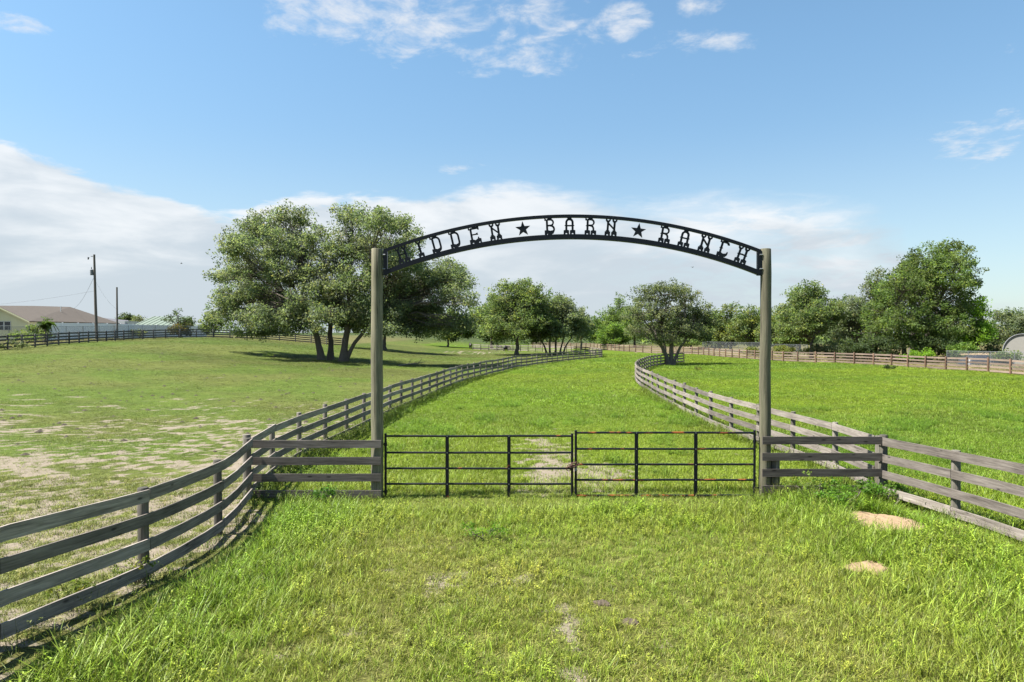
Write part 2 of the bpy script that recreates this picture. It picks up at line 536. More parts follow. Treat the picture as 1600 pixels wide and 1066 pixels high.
M['bird'] = plain('dark_feather', (.04, .035, .035), .7)
M['twig'] = plain('dead_twig', (.16, .135, .11), .9, 0, .3)


def black_steel(name, rust):
    m_, b, bs, out = mat(name)
    g = b.new('ShaderNodeNewGeometry')
    n = b.noise(g.outputs['Position'], 6.0, 5, .65)
    x, y, z = b.sep(g.outputs['Position'])
    n2 = b.noise(b.comb(b.m('MULTIPLY', x, 2.6), y, b.m('MULTIPLY', z, 9.0)), 1.0, 5, .6)
    c = b.mix(n, (.0035, .0042, .0065), (.009, .011, .018))
    chip = b.ramp(b.noise(b.comb(b.m('MULTIPLY', x, 9.0), b.m('MULTIPLY', y, 9.0), b.m('MULTIPLY', z, 30.0)), 1.0, 4, .7), .66, .74)
    c = b.mix(b.m('MULTIPLY', chip, .35), c, (.12, .12, .115))
    if rust:
        rr = b.ramp(n2, .70 - rust, .78 - rust)
        c = b.mix(rr, c, (.21, .062, .018))
    b.put(bs.inputs['Base Color'], c)
    bs.inputs['Roughness'].default_value = .38
    bs.inputs['Specular IOR Level'].default_value = .22
    return m_


M['gate'] = black_steel('black_gate_paint', .055)
M['gate_rusty'] = black_steel('rusty_black_gate_paint', .145)
M['sign'] = black_steel('black_sign_paint', 0)
M['chain'] = plain('rusty_chain', (.10, .055, .045), .6, .6, .3, 30)


def leaf_mat(name, trans=.58, rough=.6):
    m_, b, bs, out = mat(name)
    at = b.new('ShaderNodeAttribute'); at.attribute_name = 'tint'
    b.put(bs.inputs['Base Color'], at.outputs['Color'])
    bs.inputs['Roughness'].default_value = rough
    bs.inputs['Specular IOR Level'].default_value = .22
    tr = b.new('ShaderNodeBsdfTranslucent')
    b.put(tr.inputs[0], b.mix(1.0, at.outputs['Color'], (1.25, 1.25, .7), 'MULTIPLY'))
    mx = b.new('ShaderNodeMixShader'); mx.inputs[0].default_value = trans
    b.l.new(bs.outputs[0], mx.inputs[1]); b.l.new(tr.outputs[0], mx.inputs[2])
    b.l.new(mx.outputs[0], out.inputs[0])
    return m_


M['leaf'] = leaf_mat('tree_leaf')


def grass_mat():
    m_, b, bs, out = mat('grass_blade')
    at = b.new('ShaderNodeAttribute'); at.attribute_name = 'tint'; at.attribute_type = 'INSTANCER'
    bl = b.new('ShaderNodeAttribute'); bl.attribute_name = 'blade'; bl.attribute_type = 'GEOMETRY'
    r, t, d = b.sep(bl.outputs['Vector'])       # random, position along blade, dryness
    c = b.mix(b.m('MULTIPLY', d, .8), at.outputs['Color'], (.225, .215, .070))
    k = b.m('MULTIPLY_ADD', r, 1.35, .40)
    c = b.mix(1.0, c, b.comb(k, k, k), 'MULTIPLY')
    c = b.mix(b.m('MULTIPLY', t, .25), c, b.mix(1.0, c, (1.5, 1.25, 1.1), 'MULTIPLY'))
    b.put(bs.inputs['Base Color'], c)
    bs.inputs['Roughness'].default_value = .5
    bs.inputs['Specular IOR Level'].default_value = .3
    tr = b.new('ShaderNodeBsdfTranslucent'); b.put(tr.inputs[0], c)
    mx = b.new('ShaderNodeMixShader'); mx.inputs[0].default_value = .33
    b.l.new(bs.outputs[0], mx.inputs[1]); b.l.new(tr.outputs[0], mx.inputs[2])
    b.l.new(mx.outputs[0], out.inputs[0])
    return m_


M['grass'] = grass_mat()


def ground_mat():
    m_, b, bs, out = mat('paddock_ground')
    at = b.new('ShaderNodeAttribute'); at.attribute_name = 'gcol'
    sa = b.new('ShaderNodeAttribute'); sa.attribute_name = 'sand'
    g = b.new('ShaderNodeNewGeometry')
    p = g.outputs['Position']
    n1 = b.noise(p, 9.0, 6, .65)
    n2 = b.noise(p, 2.2, 5, .6)
    n3 = b.noise(p, .55, 5, .6)
    soil = b.mix(n1, (.115, .094, .070), (.245, .208, .160))
    k = b.m('ADD', b.m('MULTIPLY', n1, .55), b.m('ADD', b.m('MULTIPLY', n2, .5), b.m('MULTIPLY', n3, .45)))
    k = b.m('MULTIPLY_ADD', b.m('SUBTRACT', b.m('ADD', k, b.m('MULTIPLY', b.m('SUBTRACT', b.noise(p, 30.0, 4, .65), .5), .9)), .75), 1.1, .52)
    gc = b.mix(1.0, at.outputs['Color'], b.comb(k, k, k), 'MULTIPLY')
    litter = b.ramp(n2, .52, .68)
    gc = b.mix(b.m('MULTIPLY', litter, .25), gc, (.085, .072, .034))
    nf = b.noise(p, 38.0, 4, .6)
    sm = b.ramp(b.m('ADD', sa.outputs['Fac'], b.m('ADD', b.m('MULTIPLY', b.m('SUBTRACT', n1, .5), .9), b.m('MULTIPLY', b.m('SUBTRACT', nf, .5), .9))), .32, .68)
    c = b.mix(sm, gc, soil)
    b.put(bs.inputs['Base Color'], c)
    bs.inputs['Roughness'].default_value = .95
    bs.inputs['Specular IOR Level'].default_value = .1
    bn = b.new('ShaderNodeBump'); bn.inputs['Strength'].default_value = .9; bn.inputs['Distance'].default_value = .05
    b.put(bn.inputs['Height'], b.m('ADD', n1, b.m('MULTIPLY', n2, .8))); b.put(bs.inputs['Normal'], bn.outputs[0])
    return m_


M['ground'] = ground_mat()


def mesh_wire_mat():
    m_, b, bs, out = mat('chain_link_wire')
    uv = b.new('ShaderNodeUVMap')
    u, v, _ = b.sep(uv.outputs[0])
    s = 1 / .11
    a = b.m('FRACT', b.m('MULTIPLY', b.m('ADD', u, v), s))
    c = b.m('FRACT', b.m('MULTIPLY', b.m('SUBTRACT', u, v), s))
    w = b.m('MAXIMUM', b.m('LESS_THAN', a, .12), b.m('LESS_THAN', c, .12))
    bs.inputs['Base Color'].default_value = (.20, .215, .23, 1)
    bs.inputs['Metallic'].default_value = .4
    bs.inputs['Roughness'].default_value = .5
    b.put(bs.inputs['Alpha'], w)
    return m_


M['wire'] = mesh_wire_mat()

# ------------------------------------------------------------------ ground
def build_ground():
    def axis(a0, a1, d0, lo, hi, g):
        pts = list(np.arange(a0, a1 + 1e-6, d0))
        d = d0; p = pts[-1]
        while p < hi:
            d *= g; p += d; pts.append(p)
        d = d0; p = pts[0]; pre = []
        while p > lo:
            d *= g; p -= d; pre.append(p)
        return np.array(pre[::-1] + pts)
    xs = axis(-11, 11, .14, -2500, 2500, 1.045)
    ys = axis(4, 24, .14, -500, 4000, 1.04)
    X, Y = np.meshgrid(xs, ys)
    Z = terrain(X, Y)
    near = np.exp(-((X / 30) ** 2 + ((Y - 10) / 25) ** 2))
    Z = Z + (fbm(X * 1.6, Y * 1.6, 61, 3) - .5) * .07 * near
    v = np.stack([X, Y, Z], -1).reshape(-1, 3)
    nx, ny = len(xs), len(ys)
    i = np.arange(nx * ny).reshape(ny, nx)
    f = np.stack([i[:-1, :-1], i[:-1, 1:], i[1:, 1:], i[1:, :-1]], -1).reshape(-1, 4)
    sand, c, *_ = zones(X, Y)
    far = sst(Y, 140, 260)[..., None]
    frg = sst(14.0 - Y, 0, 1.5)[..., None] * (X > np.interp(Y, _yl, _xl))[..., None] * (X < np.interp(Y, _yr, _xr))[..., None]
    c = c * (1 - .72 * frg) + np.array([.155, .142, .050]) * .72 * frg          # thatch and soil between the blades
    c = c * (1 - far) + np.array([.07, .10, .03]) * far
    col = np.concatenate([c, np.ones_like(X)[..., None]], -1)
    me = raw_mesh('ground', v, f, 4, {'gcol': ('FLOAT_COLOR', col.reshape(-1, 4)), 'sand': ('FLOAT', sand.ravel())})
    me.materials.append(M['ground'])
    me.polygons.foreach_set('use_smooth', np.ones(len(f), bool))
    tag(link('ground', me), 'grass paddocks and sandy lane', None, None, 'structure')


build_ground()


def gz(x, y):
    near = math.exp(-((x / 30) ** 2 + ((y - 10) / 25) ** 2))
    return tz(x, y) + float(fbm(x * 1.6, y * 1.6, 61, 3) - .5) * .07 * near

# ------------------------------------------------------------------ board fences
def catmull(pts, n=12):
    p = [np.array(q, float) for q in pts]
    p = [2 * p[0] - p[1]] + p + [2 * p[-1] - p[-2]]
    out = []
    for i in range(1, len(p) - 2):
        for k in range(n):
            t = k / n
            a, b_, c, d = p[i - 1], p[i], p[i + 1], p[i + 2]
            out.append(.5 * ((2 * b_) + (-a + c) * t + (2 * a - 5 * b_ + 4 * c - d) * t * t + (-a + 3 * b_ - 3 * c + d) * t ** 3))
    out.append(p[-2])
    return np.array(out)


def post_mesh(name, r, h, n=10):
    mb = MB()
    mb.tube([(0, 0, -.35), (0, 0, 0), (0, 0, h * .5), (0, 0, h - .012), (0, 0, h)], [r * 1.02, r * 1.02, r, r * .98, r * .90], n)
    return mb.mesh(name)


BOARD_Z = (.10, .405, .712, 1.02)


def fence(name, label, line, spacing, side, bmat, pmat, post_r=.062, post_h=1.185, group='four-board paddock fences', keep=None, end_at_pts=False, wob=.017):
    """side: +1 boards on the right of the line's direction, -1 on its left"""
    cv = catmull(line)
    seg = np.hypot(*(cv[1:] - cv[:-1]).T)
    S = np.concatenate([[0], np.cumsum(seg)])
    nb = max(2, int(round(S[-1] / spacing)))
    if end_at_pts:
        ps = [S[12 * i] for i in range(len(line))]
        nb = len(ps) - 1
    else:
        ps = [S[-1] * i / nb for i in range(nb + 1)]
    def at(s):
        s = min(max(s, 0), S[-1])
        x = np.interp(s, S, cv[:, 0]); y = np.interp(s, S, cv[:, 1])
        e = .15
        x1, y1 = np.interp(min(s + e, S[-1]), S, cv[:, 0]), np.interp(min(s + e, S[-1]), S, cv[:, 1])
        x0, y0 = np.interp(max(s - e, 0), S, cv[:, 0]), np.interp(max(s - e, 0), S, cv[:, 1])
        t = np.array([x1 - x0, y1 - y0]); t /= np.hypot(*t)
        return x, y, t
    x0, y0, _ = at(0)
    root = thing(name, label, 'fence', (x0, y0, tz(x0, y0)), 0, group)
    base = np.array([x0, y0, tz(x0, y0)])
    pm = post_mesh('post', post_r, post_h); pm.materials.append(pmat)
    pz = []; PX = [at(s)[0] for s in ps]; PY = [at(s)[1] for s in ps]
    R = random.Random(len(name) * 31 + nb)
    for i, s in enumerate(ps):
        x, y, t = at(s)
        z = tz(x, y)
        pz.append(z)
        link('post', pm, root, None, (x - base[0], y - base[1], z - base[2]), (R.uniform(-.012, .012), R.uniform(-.012, .012), R.uniform(0, 6)), (1, 1, R.uniform(.985, 1.03)))
    th = .024
    for row in range(4):
        i = 0
        first = 1 if row % 2 else 2
        while i < nb:
            j = min(nb, i + (first if i == 0 else 2))
            sa, sb = ps[i] + (.006 if i else 0), ps[j] - (.006 if j < nb else 0)
            m_ = 3 * (j - i) if S[-1] / nb < 9 else 2
            ss = np.linspace(sa, sb, m_ + 1)
            hz = BOARD_Z[row] + R.uniform(-wob, wob)
            tilt = R.uniform(-wob, wob)
            wdt = .150 + R.uniform(-.004, .004)
            vs_ = []; fs = []; uvs = []
            for q, s in enumerate(ss):
                x, y, t = at(s)
                if not end_at_pts:                       # sawn boards run straight from post to post
                    x, y = np.interp(s, ps, PX), np.interp(s, ps, PY)
                nrm = np.array([t[1], -t[0]]) * side
                z = np.interp(s, ps, pz) + hz + tilt * (q / m_ - .5)
                o1 = nrm * (post_r + .001 + R.uniform(0, .002)); o2 = o1 + nrm * th
                for o, dz in ((o1, 0), (o2, 0), (o2, wdt), (o1, wdt)):
                    vs_.append((x + o[0] - base[0], y + o[1] - base[1], z + dz - base[2]))
            for q in range(m_):
                a = 4 * q
                for k in range(4):
                    k2 = (k + 1) % 4
                    f = (a + k, a + 4 + k, a + 4 + k2, a + k2)
                    if side < 0: f = f[::-1]
                    fs.append(f)
                    off = R.random() * 0
                    vv = {0: (0, th), 1: (.03, .03 + wdt), 2: (.2, .2 + th), 3: (.25, .25 + wdt)}[k]
                    q4 = [(ss[q], vv[0]), (ss[q + 1], vv[0]), (ss[q + 1], vv[1]), (ss[q], vv[1])]
                    uvs.append(q4[::-1] if side < 0 else q4)
            fs.append((0, 1, 2, 3) if side > 0 else (3, 2, 1, 0)); uvs.append([(0, 0), (0, th), (wdt, th), (wdt, 0)])
            e = 4 * m_
            fs.append((e + 3, e + 2, e + 1, e) if side > 0 else (e, e + 1, e + 2, e + 3)); uvs.append([(0, 0), (0, th), (wdt, th), (wdt, 0)])
            mb = MB(); mb.add(vs_, fs, uvs)
            mb.build('board', bmat, root)
            i = j
    return root


fence('board_fence', 'grey four-board fence curving in from the left edge to the left wing of the gate', LEFT_NEAR, 2.1, 1, M['board'], M['post'], end_at_pts=True, post_r=.066)
fence('board_fence', 'long grey four-board fence along the left side of the lane, behind the left gatepost', LEFT_LANE, 2.05, 1, M['board'], M['post'])
fence('board_fence', 'pale weathered fence running from the right wing of the gate out of the right edge', RIGHT_NEAR, 2.2, -1, M['board'], M['post'], end_at_pts=True, post_r=.07)
fence('board_fence', 'pale four-board fence sweeping round the right side of the lane towards the lone oak', RIGHT_LANE, 2.05, -1, M['board'], M['post'])
fence('board_fence', 'brown fence with tall posts along the far side of the right-hand paddock', RIGHT_FAR, 2.35, 1, M['far_board'], M['far_post'], .075, 1.26)
fence('board_fence', 'dark four-board fence between the left-hand paddock and the cream house', LEFT_FAR, 2.3, -1, M['dark_far'], M['dark_far'], .075, 1.24)


def wing(x0, x1, y, label, zs, overhang):
    """short straight fence of four boards between a corner post and a gatepost"""
    g = gz((x0 + x1) / 2, y)
    root = thing('fence_panel', label, 'fence', ((x0 + x1) / 2, y, g), 0, 'board wings beside the gate')
    R = random.Random(int(x0 * 10))
    for z in zs:
        mb = MB()
        L = x1 - x0
        a = R.uniform(-.006, .006)
        vs_ = []; n = 4
        for q in range(n + 1):
            xx = -L / 2 + L * q / n
            yy = -.012 + R.uniform(-.003, .003)
            zz = z + a * (q / n - .5) + R.uniform(-.002, .002) - g
            for dy, dz in ((0, 0), (-.026, 0), (-.026, .148), (0, .148)):
                vs_.append((xx, yy + dy, zz + dz))
        fs = []; uvs = []
        for q in range(n):
            for k in range(4):
                k2 = (k + 1) % 4
                fs.append((4 * q + k, 4 * q + 4 + k, 4 * q + 4 + k2, 4 * q + k2))
                vv = {0: (0, .02), 1: (.03, .18), 2: (.2, .22), 3: (.25, .4)}[k]
                uvs.append([(L * q / n, vv[0]), (L * (q + 1) / n, vv[0]), (L * (q + 1) / n, vv[1]), (L * q / n, vv[1])])
        fs.append((0, 1, 2, 3)); uvs.append([(0, 0)] * 4)
        fs.append((4 * n + 3, 4 * n + 2, 4 * n + 1, 4 * n)); uvs.append([(0, 0)] * 4)
        mb.add(vs_, fs, uvs)
        mb.build('board', M['wing_board'], root)
    return root


YG = 13.2
PLX, PRX = W(589, YG), W(1196, YG)
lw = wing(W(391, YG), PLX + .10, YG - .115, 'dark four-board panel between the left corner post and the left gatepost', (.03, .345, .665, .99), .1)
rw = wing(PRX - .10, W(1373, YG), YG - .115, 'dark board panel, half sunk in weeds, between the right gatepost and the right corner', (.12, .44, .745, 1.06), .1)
# each wing's own post at the corner
for rt, xx in ((lw, W(386, YG)), (rw, W(1380, YG))):
    pm = post_mesh('post', .075, 1.22); pm.materials.append(M['post'])
    link('post', pm, rt, None, (xx - rt.location.x, YG - .04 - rt.location.y, gz(xx, YG) - rt.location.z))
pm = post_mesh('post', .085, .85); pm.materials.append(M['post'])
xx = W(1204, YG)
link('post', pm, rw, None, (xx + .11 - rw.location.x, YG + .02 - rw.location.y, gz(xx, YG) - rw.location.z))

# ------------------------------------------------------------------ gateposts, arch sign, gates
def gatepost(x, label, r, seed):
    R = random.Random(seed)
    mb = MB()
    zt = 3.2 + 130 / F * YG
    g = gz(x, YG)
    pts = []; rad = []
    for i in range(13):
        t = i / 12
        pts.append((R.uniform(-.006, .006), R.uniform(-.006, .006), -.6 + (zt - g + .6) * t)); rad.append(r * (1.08 - .12 * t) + R.uniform(-.002, .002))
    pts.append((pts[-1][0], pts[-1][1], zt - g + .012)); rad.append(rad[-1] * .92)
    mb.tube(pts, rad, 18)
    root = mb.build('gatepost', M['gatepost'], None, loc=(x, YG, g))
    return tag(root, label, 'gatepost', 'round timber gateposts')


gatepost(PLX, 'tall round timber post carrying the left end of the sign arch', .112, 3)
gatepost(PRX, 'tall round timber post carrying the right end of the sign arch', .106, 5)

SCL = F / YG                       # photo pixels per metre in the gate plane


def gx(px): return (px - 800) / SCL
def gzp(py): return 3.2 - (py - 520) / SCL


CX = gx(893.5); CZ = gzp(336.3 + 818.6)


def arc_bar(r0, r1, a0, a1, y0, y1, n=48):
    mb = MB()
    vs_ = []; fs = []
    for i in range(n + 1):
        a = a0 + (a1 - a0) * i / n
        s, c = math.sin(a), math.cos(a)
        for r, y in ((r0, y0), (r1, y0), (r1, y1), (r0, y1)):
            vs_.append((r * s, y, r * c))
    for i in range(n):
        for k in range(4):
            k2 = (k + 1) % 4
            fs.append((4 * i + k, 4 * i + k2, 4 * i + 4 + k2, 4 * i + 4 + k))
    fs.append((3, 2, 1, 0)); e = 4 * n; fs.append((e, e + 1, e + 2, e + 3))
    mb.add(vs_, fs)
    return mb


sign = thing('arch_sign', 'black steel arch between the gateposts with HIDDEN BARN RANCH and two stars', 'sign', (CX, YG - .02, CZ))
arc_bar(10.068, 10.128, -math.radians(21.05), math.radians(21.05), -.03, .03).build('top_rail', M['sign'], sign)
arc_bar(9.655, 9.722, -math.radians(21.9), math.radians(21.9), -.045, .045).build('bottom_rail', M['sign'], sign)
arc_bar(9.722, 9.752, -math.radians(21.7), math.radians(21.7), -.02, .035).build('letter_ledge', M['sign'], sign)
for px0, px1, s in ((599.5, 606.0, -1), (1182.0, 1188.5, 1)):
    mb = MB()
    x0, x1 = gx(px0) - CX, gx(px1) - CX
    mb.box(((x0 + x1) / 2, 0, (gzp(393) + gzp(431)) / 2 - CZ), (x1 - x0, .075, gzp(393) - gzp(431)))
    mb.build('end_bar', M['sign'], sign)
    for pz in (399, 421):
        mb = MB()
        xb = (x1 if s > 0 else x0)
        mb.tube([(xb - .045 * s, -.045, gzp(pz) - CZ), (xb + .012 * s, -.045, gzp(pz) - CZ)], .014, 8)
        mb.build('bolt', M['galv'], sign)

# letters: cell 0..1 high; drawn from strokes; every stroke a few mm thicker than the last so no faces coincide
LH = .318


def letter(ch):
    """list of polygons in cell units (height 1)"""
    P = []
    sw = .125
    def rect(x0, x1, z0, z1): P.append([(x0, z0), (x1, z0), (x1, z1), (x0, z1)])
    def stem(x, z0=.2, z1=.86): rect(x - sw / 2, x + sw / 2, z0, z1)
    def collar(x, z): rect(x - sw * .85, x + sw * .85, z - .022, z + .022)
    def foot(x, w=.33):
        P.append([(x - w / 2, 0), (x - .055, 0), (x - .05, .055), (x, .085), (x + .05, .055), (x + .055, 0), (x + w / 2, 0), (x + w / 2, .235), (x + w * .28, .265), (x - w * .28, .265), (x - w / 2, .235)])
    def fork(x, w=.30):
        P.append([(x - .05, .78), (x + .05, .78), (x + w / 2, .90), (x + w / 2, 1.0), (x + w * .27, 1.0), (x + .04, .93), (x, .91), (x - .04, .93), (x - w * .27, 1.0), (x - w / 2, 1.0), (x - w / 2, .90)])
    def band(pts, w=.095):
        n = len(pts)
        w = [q * 1.15 for q in w] if hasattr(w, '__len__') else w * 1.15
        A = []; B = []
        for i, p in enumerate(pts):
            q0 = pts[max(i - 1, 0)]; q1 = pts[min(i + 1, n - 1)]
            dx, dz = q1[0] - q0[0], q1[1] - q0[1]
            l = math.hypot(dx, dz) or 1
            ww = w[i] if hasattr(w, '__len__') else w
            A.append((p[0] - dz / l * ww / 2, p[1] + dx / l * ww / 2)); B.append((p[0] + dz / l * ww / 2, p[1] - dx / l * ww / 2))
        for i in range(n - 1):
            P.append([A[i], A[i + 1], B[i + 1], B[i]])
    def arc(cx, cz, rx, rz, a0, a1, n=10):
        return [(cx + rx * math.cos(a0 + (a1 - a0) * i / n), cz + rz * math.sin(a0 + (a1 - a0) * i / n)) for i in range(n + 1)]
    def topnub(x): rect(x - .13, x + .13, .94, 1.0)
    def serif(x): P.append([(x - .15, .86), (x - .02, .84), (x + .03, .90), (x - .05, .93), (x - .09, 1.0), (x - .15, 1.0)])
    if ch == 'H':
        for x in (-.2, .2): stem(x); fork(x); foot(x); collar(x, .52)
        band([(-.18, .52), (0, .54), (.18, .52)], .075)
    elif ch == 'I':
        stem(0); fork(0, .30); foot(0, .36); collar(0, .52)
    elif ch == 'D':
        stem(-.17); serif(-.17)
        band([(-.18, .91)] + arc(.02, .68, .22, .24, PI / 2, 0, 8) + [(.24, .36)] + arc(.02, .32, .22, .20, 0, -PI / 2, 8), .10)
        P.append([(-.33, 0), (-.2, 0), (-.17, .06), (-.12, .0), (.06, 0), (.22, .08), (.285, .20), (.24, .33), (.16, .24), (.02, .2), (-.12, .25), (-.33, .25)])
        topnub(.0)
    elif ch == 'E':
        stem(-.2); serif(-.2)
        band([(-.22, .91), (.22, .91)], .085)
        P.append([(.12, .95), (.20, 1.0), (.31, 1.0), (.31, .80), (.24, .80), (.18, .88)])
        band([(-.18, .55), (.06, .55), (.2, .57)], [.06, .06, .13])
        P.append([(-.36, 0), (-.22, 0), (-.19, .07), (-.14, .07), (-.11, 0), (.17, 0), (.2, .07), (.25, .07), (.28, 0), (.36, 0), (.36, .26), (.26, .28), (.22, .38), (.17, .38), (.15, .28), (.0, .2), (-.15, .27), (-.36, .26)])
        topnub(.02)
    elif ch == 'N':
        for x in (-.2, .2): stem(x); fork(x); foot(x); collar(x, .30)
        band([(-.19, .76), (.19, .40)], .075)
    elif ch == 'B':
        stem(-.17); serif(-.17)
        band([(-.18, .91), (.02, .91)] + arc(.04, .735, .17, .175, PI / 2, -PI / 2, 8) + [(-.15, .55)], .085)
        band([(.02, .545)] + arc(.05, .33, .20, .215, PI / 2, -PI / 4, 8), .095)
        P.append([(-.33, 0), (-.2, 0), (-.16, .07), (-.12, .0), (.08, 0), (.22, .08), (.27, .20), (.2, .27), (.0, .24), (-.14, .29), (-.33, .27)])
        topnub(.0)
    elif ch == 'A':
        for x in (-.19, .19): stem(x, .2, .74); foot(x); collar(x, .53)
        band(arc(0, .72, .19, .19, PI, 0, 10), .11)
        band([(-.18, .52), (.18, .52)], .07)
        topnub(0)
    elif ch == 'R':
        stem(-.17); serif(-.17); foot(-.17); collar(-.17, .53)
        band([(-.18, .91), (.02, .91)] + arc(.04, .735, .17, .175, PI / 2, -PI / 2, 8) + [(-.15, .55)], .085)
        band([(.0, .545)] + arc(.0, .345, .19, .20, PI / 2, 0, 6) + [(.19, .22)], .09)
        foot(.2); topnub(.0)
    elif ch == 'C':
        stem(-.17); serif(-.17); collar(-.17, .53)
        band([(-.18, .91), (.06, .92)] + arc(.06, .78, .17, .14, PI / 2, 0, 6), .10)
        P.append([(-.34, 0), (-.2, 0), (-.17, .06), (-.12, 0), (.05, 0), (.2, .05), (.29, .18), (.30, .36), (.24, .38), (.20, .27), (.02, .21), (-.13, .27), (-.34, .25)])
        topnub(.02)
    elif ch == '*':
        for k in range(5):
            a = PI / 2 + k * 2 * PI / 5
            P.append([(0, .47), (.19 * math.cos(a - PI / 5), .47 + .19 * math.sin(a - PI / 5)), (.47 * math.cos(a), .47 + .47 * math.sin(a)), (.19 * math.cos(a + PI / 5), .47 + .19 * math.sin(a + PI / 5))])
    return P


TEXT = [('H', 629.5), ('I', 656.5), ('D', 682), ('D', 711), ('E', 742), ('N', 774), ('*', 817), ('B', 859), ('A', 889.5), ('R', 922), ('N', 954.3), ('*', 997),
        ('R', 1038), ('A', 1069), ('N', 1101), ('C', 1130), ('H', 1158.5)]
for ch, px in TEXT:
    ang = math.asin((gx(px) - CX) / 9.91)
    mb = MB()
    for k, poly in enumerate(letter(ch)):
        # anticlockwise order as seen from the camera (-y)
        A = sum(poly[i][0] * poly[(i + 1) % len(poly)][1] - poly[(i + 1) % len(poly)][0] * poly[i][1] for i in range(len(poly)))
        if A < 0: poly = poly[::-1]
        t = .011 + .0007 * (k % 9) + (.004 if ch == '*' else 0)
        mb.prism([(p[0] * LH, p[1] * LH) for p in poly], -t, t)
    o = mb.build('star' if ch == '*' else 'letter', M['sign'], sign, loc=(9.750 * math.sin(ang), 0, 9.750 * math.cos(ang)), rot=(0, ang, 0))
    if ch != '*': o['label'] = 'black slab-serif letter ' + ch


def gate(label, x0, x1, rails, braces, matl, y, hinge_x, hinge_s):
    g = gzp(rails[-1])
    root = thing('tube_gate', label, 'gate', ((x0 + x1) / 2, y, g), 0, 'black steel gates under the arch')
    ox = (x0 + x1) / 2
    R = random.Random(int(x1 * 50))
    for py in rails:
        mb = MB()
        n = 6
        mb.tube([(x0 - ox + (x1 - x0) * i / n, R.uniform(-.002, .002), gzp(py) - g + (R.uniform(-.004, .004) if 0 < i < n else 0)) for i in range(n + 1)], .0205, 10)
        mb.build('rail', matl, root)
    for x in (x0, x1):
        mb = MB()
        mb.tube([(x - ox, 0, -.03), (x - ox, 0, gzp(rails[0]) - g + .05)], .024, 12)
        mb.build('stile', M['gate'], root)
    for px in braces:
        mb = MB()
        zt, zb = gzp(rails[0]) - g + .015, -.015
        mb.box((gx(px) - ox, -.024, (zt + zb) / 2), (.066, .010, zt - zb))
        mb.box((gx(px) - ox - .028, -.010, (zt + zb) / 2), (.008, .02, zt - zb - .004))
        mb.box((gx(px) - ox + .028, -.010, (zt + zb) / 2), (.008, .02, zt - zb - .004))
        br = mb.build('brace', M['gate'], root)
        for py in rails:
            mb = MB()
            mb.tube([(gx(px) - ox, -.036, gzp(py) - g), (gx(px) - ox, -.028, gzp(py) - g)], .011, 8)
            mb.build('bolt', M['galv'], br)
    for py in (rails[0] + 13, rails[-1] - 12):
        mb = MB()
        mb.tube([(hinge_x - ox, 0, gzp(py) - g), (hinge_x - ox + hinge_s * .13, .01, gzp(py) - g)], .011, 8)
        mb.tube([(hinge_x - ox, 0, gzp(py) - g - .03), (hinge_x - ox, 0, gzp(py) - g + .03)], .032, 10)
        mb.build('hinge', M['gate'], root)
    return root


YGT = YG - .02
gate('black tube gate on the left, hung from the left gatepost', gx(602.3), gx(894), (681.6, 707.5, 732.3, 756.6, 780.5), (698.8, 795.2), M['gate'], YGT, gx(602.3), -1)
gate('rust-patched black tube gate on the right, hung a little higher', gx(899.8), gx(1179.3), (676.5, 701.7, 726, 750.3, 774.8), (994.3, 1087), M['gate_rusty'], YGT, gx(1179.3), 1)


def torus_link(mb, c, q, R_=.030, r=.0075):
    n, k = 10, 5
    vs_ = []; fs = []
    for i in range(n):
        a = 2 * PI * i / n
        for j in range(k):
            b_ = 2 * PI * j / k
            p = Vector(((R_ + r * math.cos(b_)) * math.cos(a) * 1.35, (R_ + r * math.cos(b_)) * math.sin(a), r * math.sin(b_)))
            vs_.append(Vector(c) + q @ p)
    for i in range(n):
        for j in range(k):
            fs.append((i * k + j, ((i + 1) % n) * k + j, ((i + 1) % n) * k + (j + 1) % k, i * k + (j + 1) % k))
    mb.add(vs_, fs, None, 0, True)


chain = thing('gate_chain', 'rusty chain looped round the meeting stiles of the two gates', 'chain', (gx(895), YGT, gzp(727)))
R = random.Random(4)
path = [(-.10, -.03, -.035), (-.065, -.04, -.01), (-.03, -.05, .012), (.005, -.052, .02), (.04, -.05, .045), (.075, -.035, .035), (.105, -.02, .0), (.0, -.045, -.02), (-.045, -.05, -.03), (-.085, -.035, -.075), (.03, -.05, -.01)]
for i, p in enumerate(path):
    mb = MB()
    q = Matrix.Rotation(R.uniform(-.6, .6), 3, 'Y') @ Matrix.Rotation((PI / 2 if i % 2 else 0) + R.uniform(-.3, .3), 3, 'X')
    torus_link(mb, p, q)
    mb.build('chain_link', M['chain'], chain)
mb = MB()
mb.box((.055, -.055, -.075), (.045, .02, .05)); mb.tube([(.04, -.055, -.05), (.042, -.055, -.015), (.055, -.055, -.005), (.068, -.055, -.015), (.07, -.055, -.05)], .005, 6)
mb.build('padlock', M['galv'], chain)

# ------------------------------------------------------------------ trees
def bez(a, b_, c, n):
    t = np.linspace(0, 1, n + 1)[:, None]
    return (1 - t) ** 2 * a + 2 * t * (1 - t) * b_ + t * t * c


def sph(R, n):
    v = R.normal(size=(n, 3))
    return v / np.linalg.norm(v, axis=1, keepdims=True)


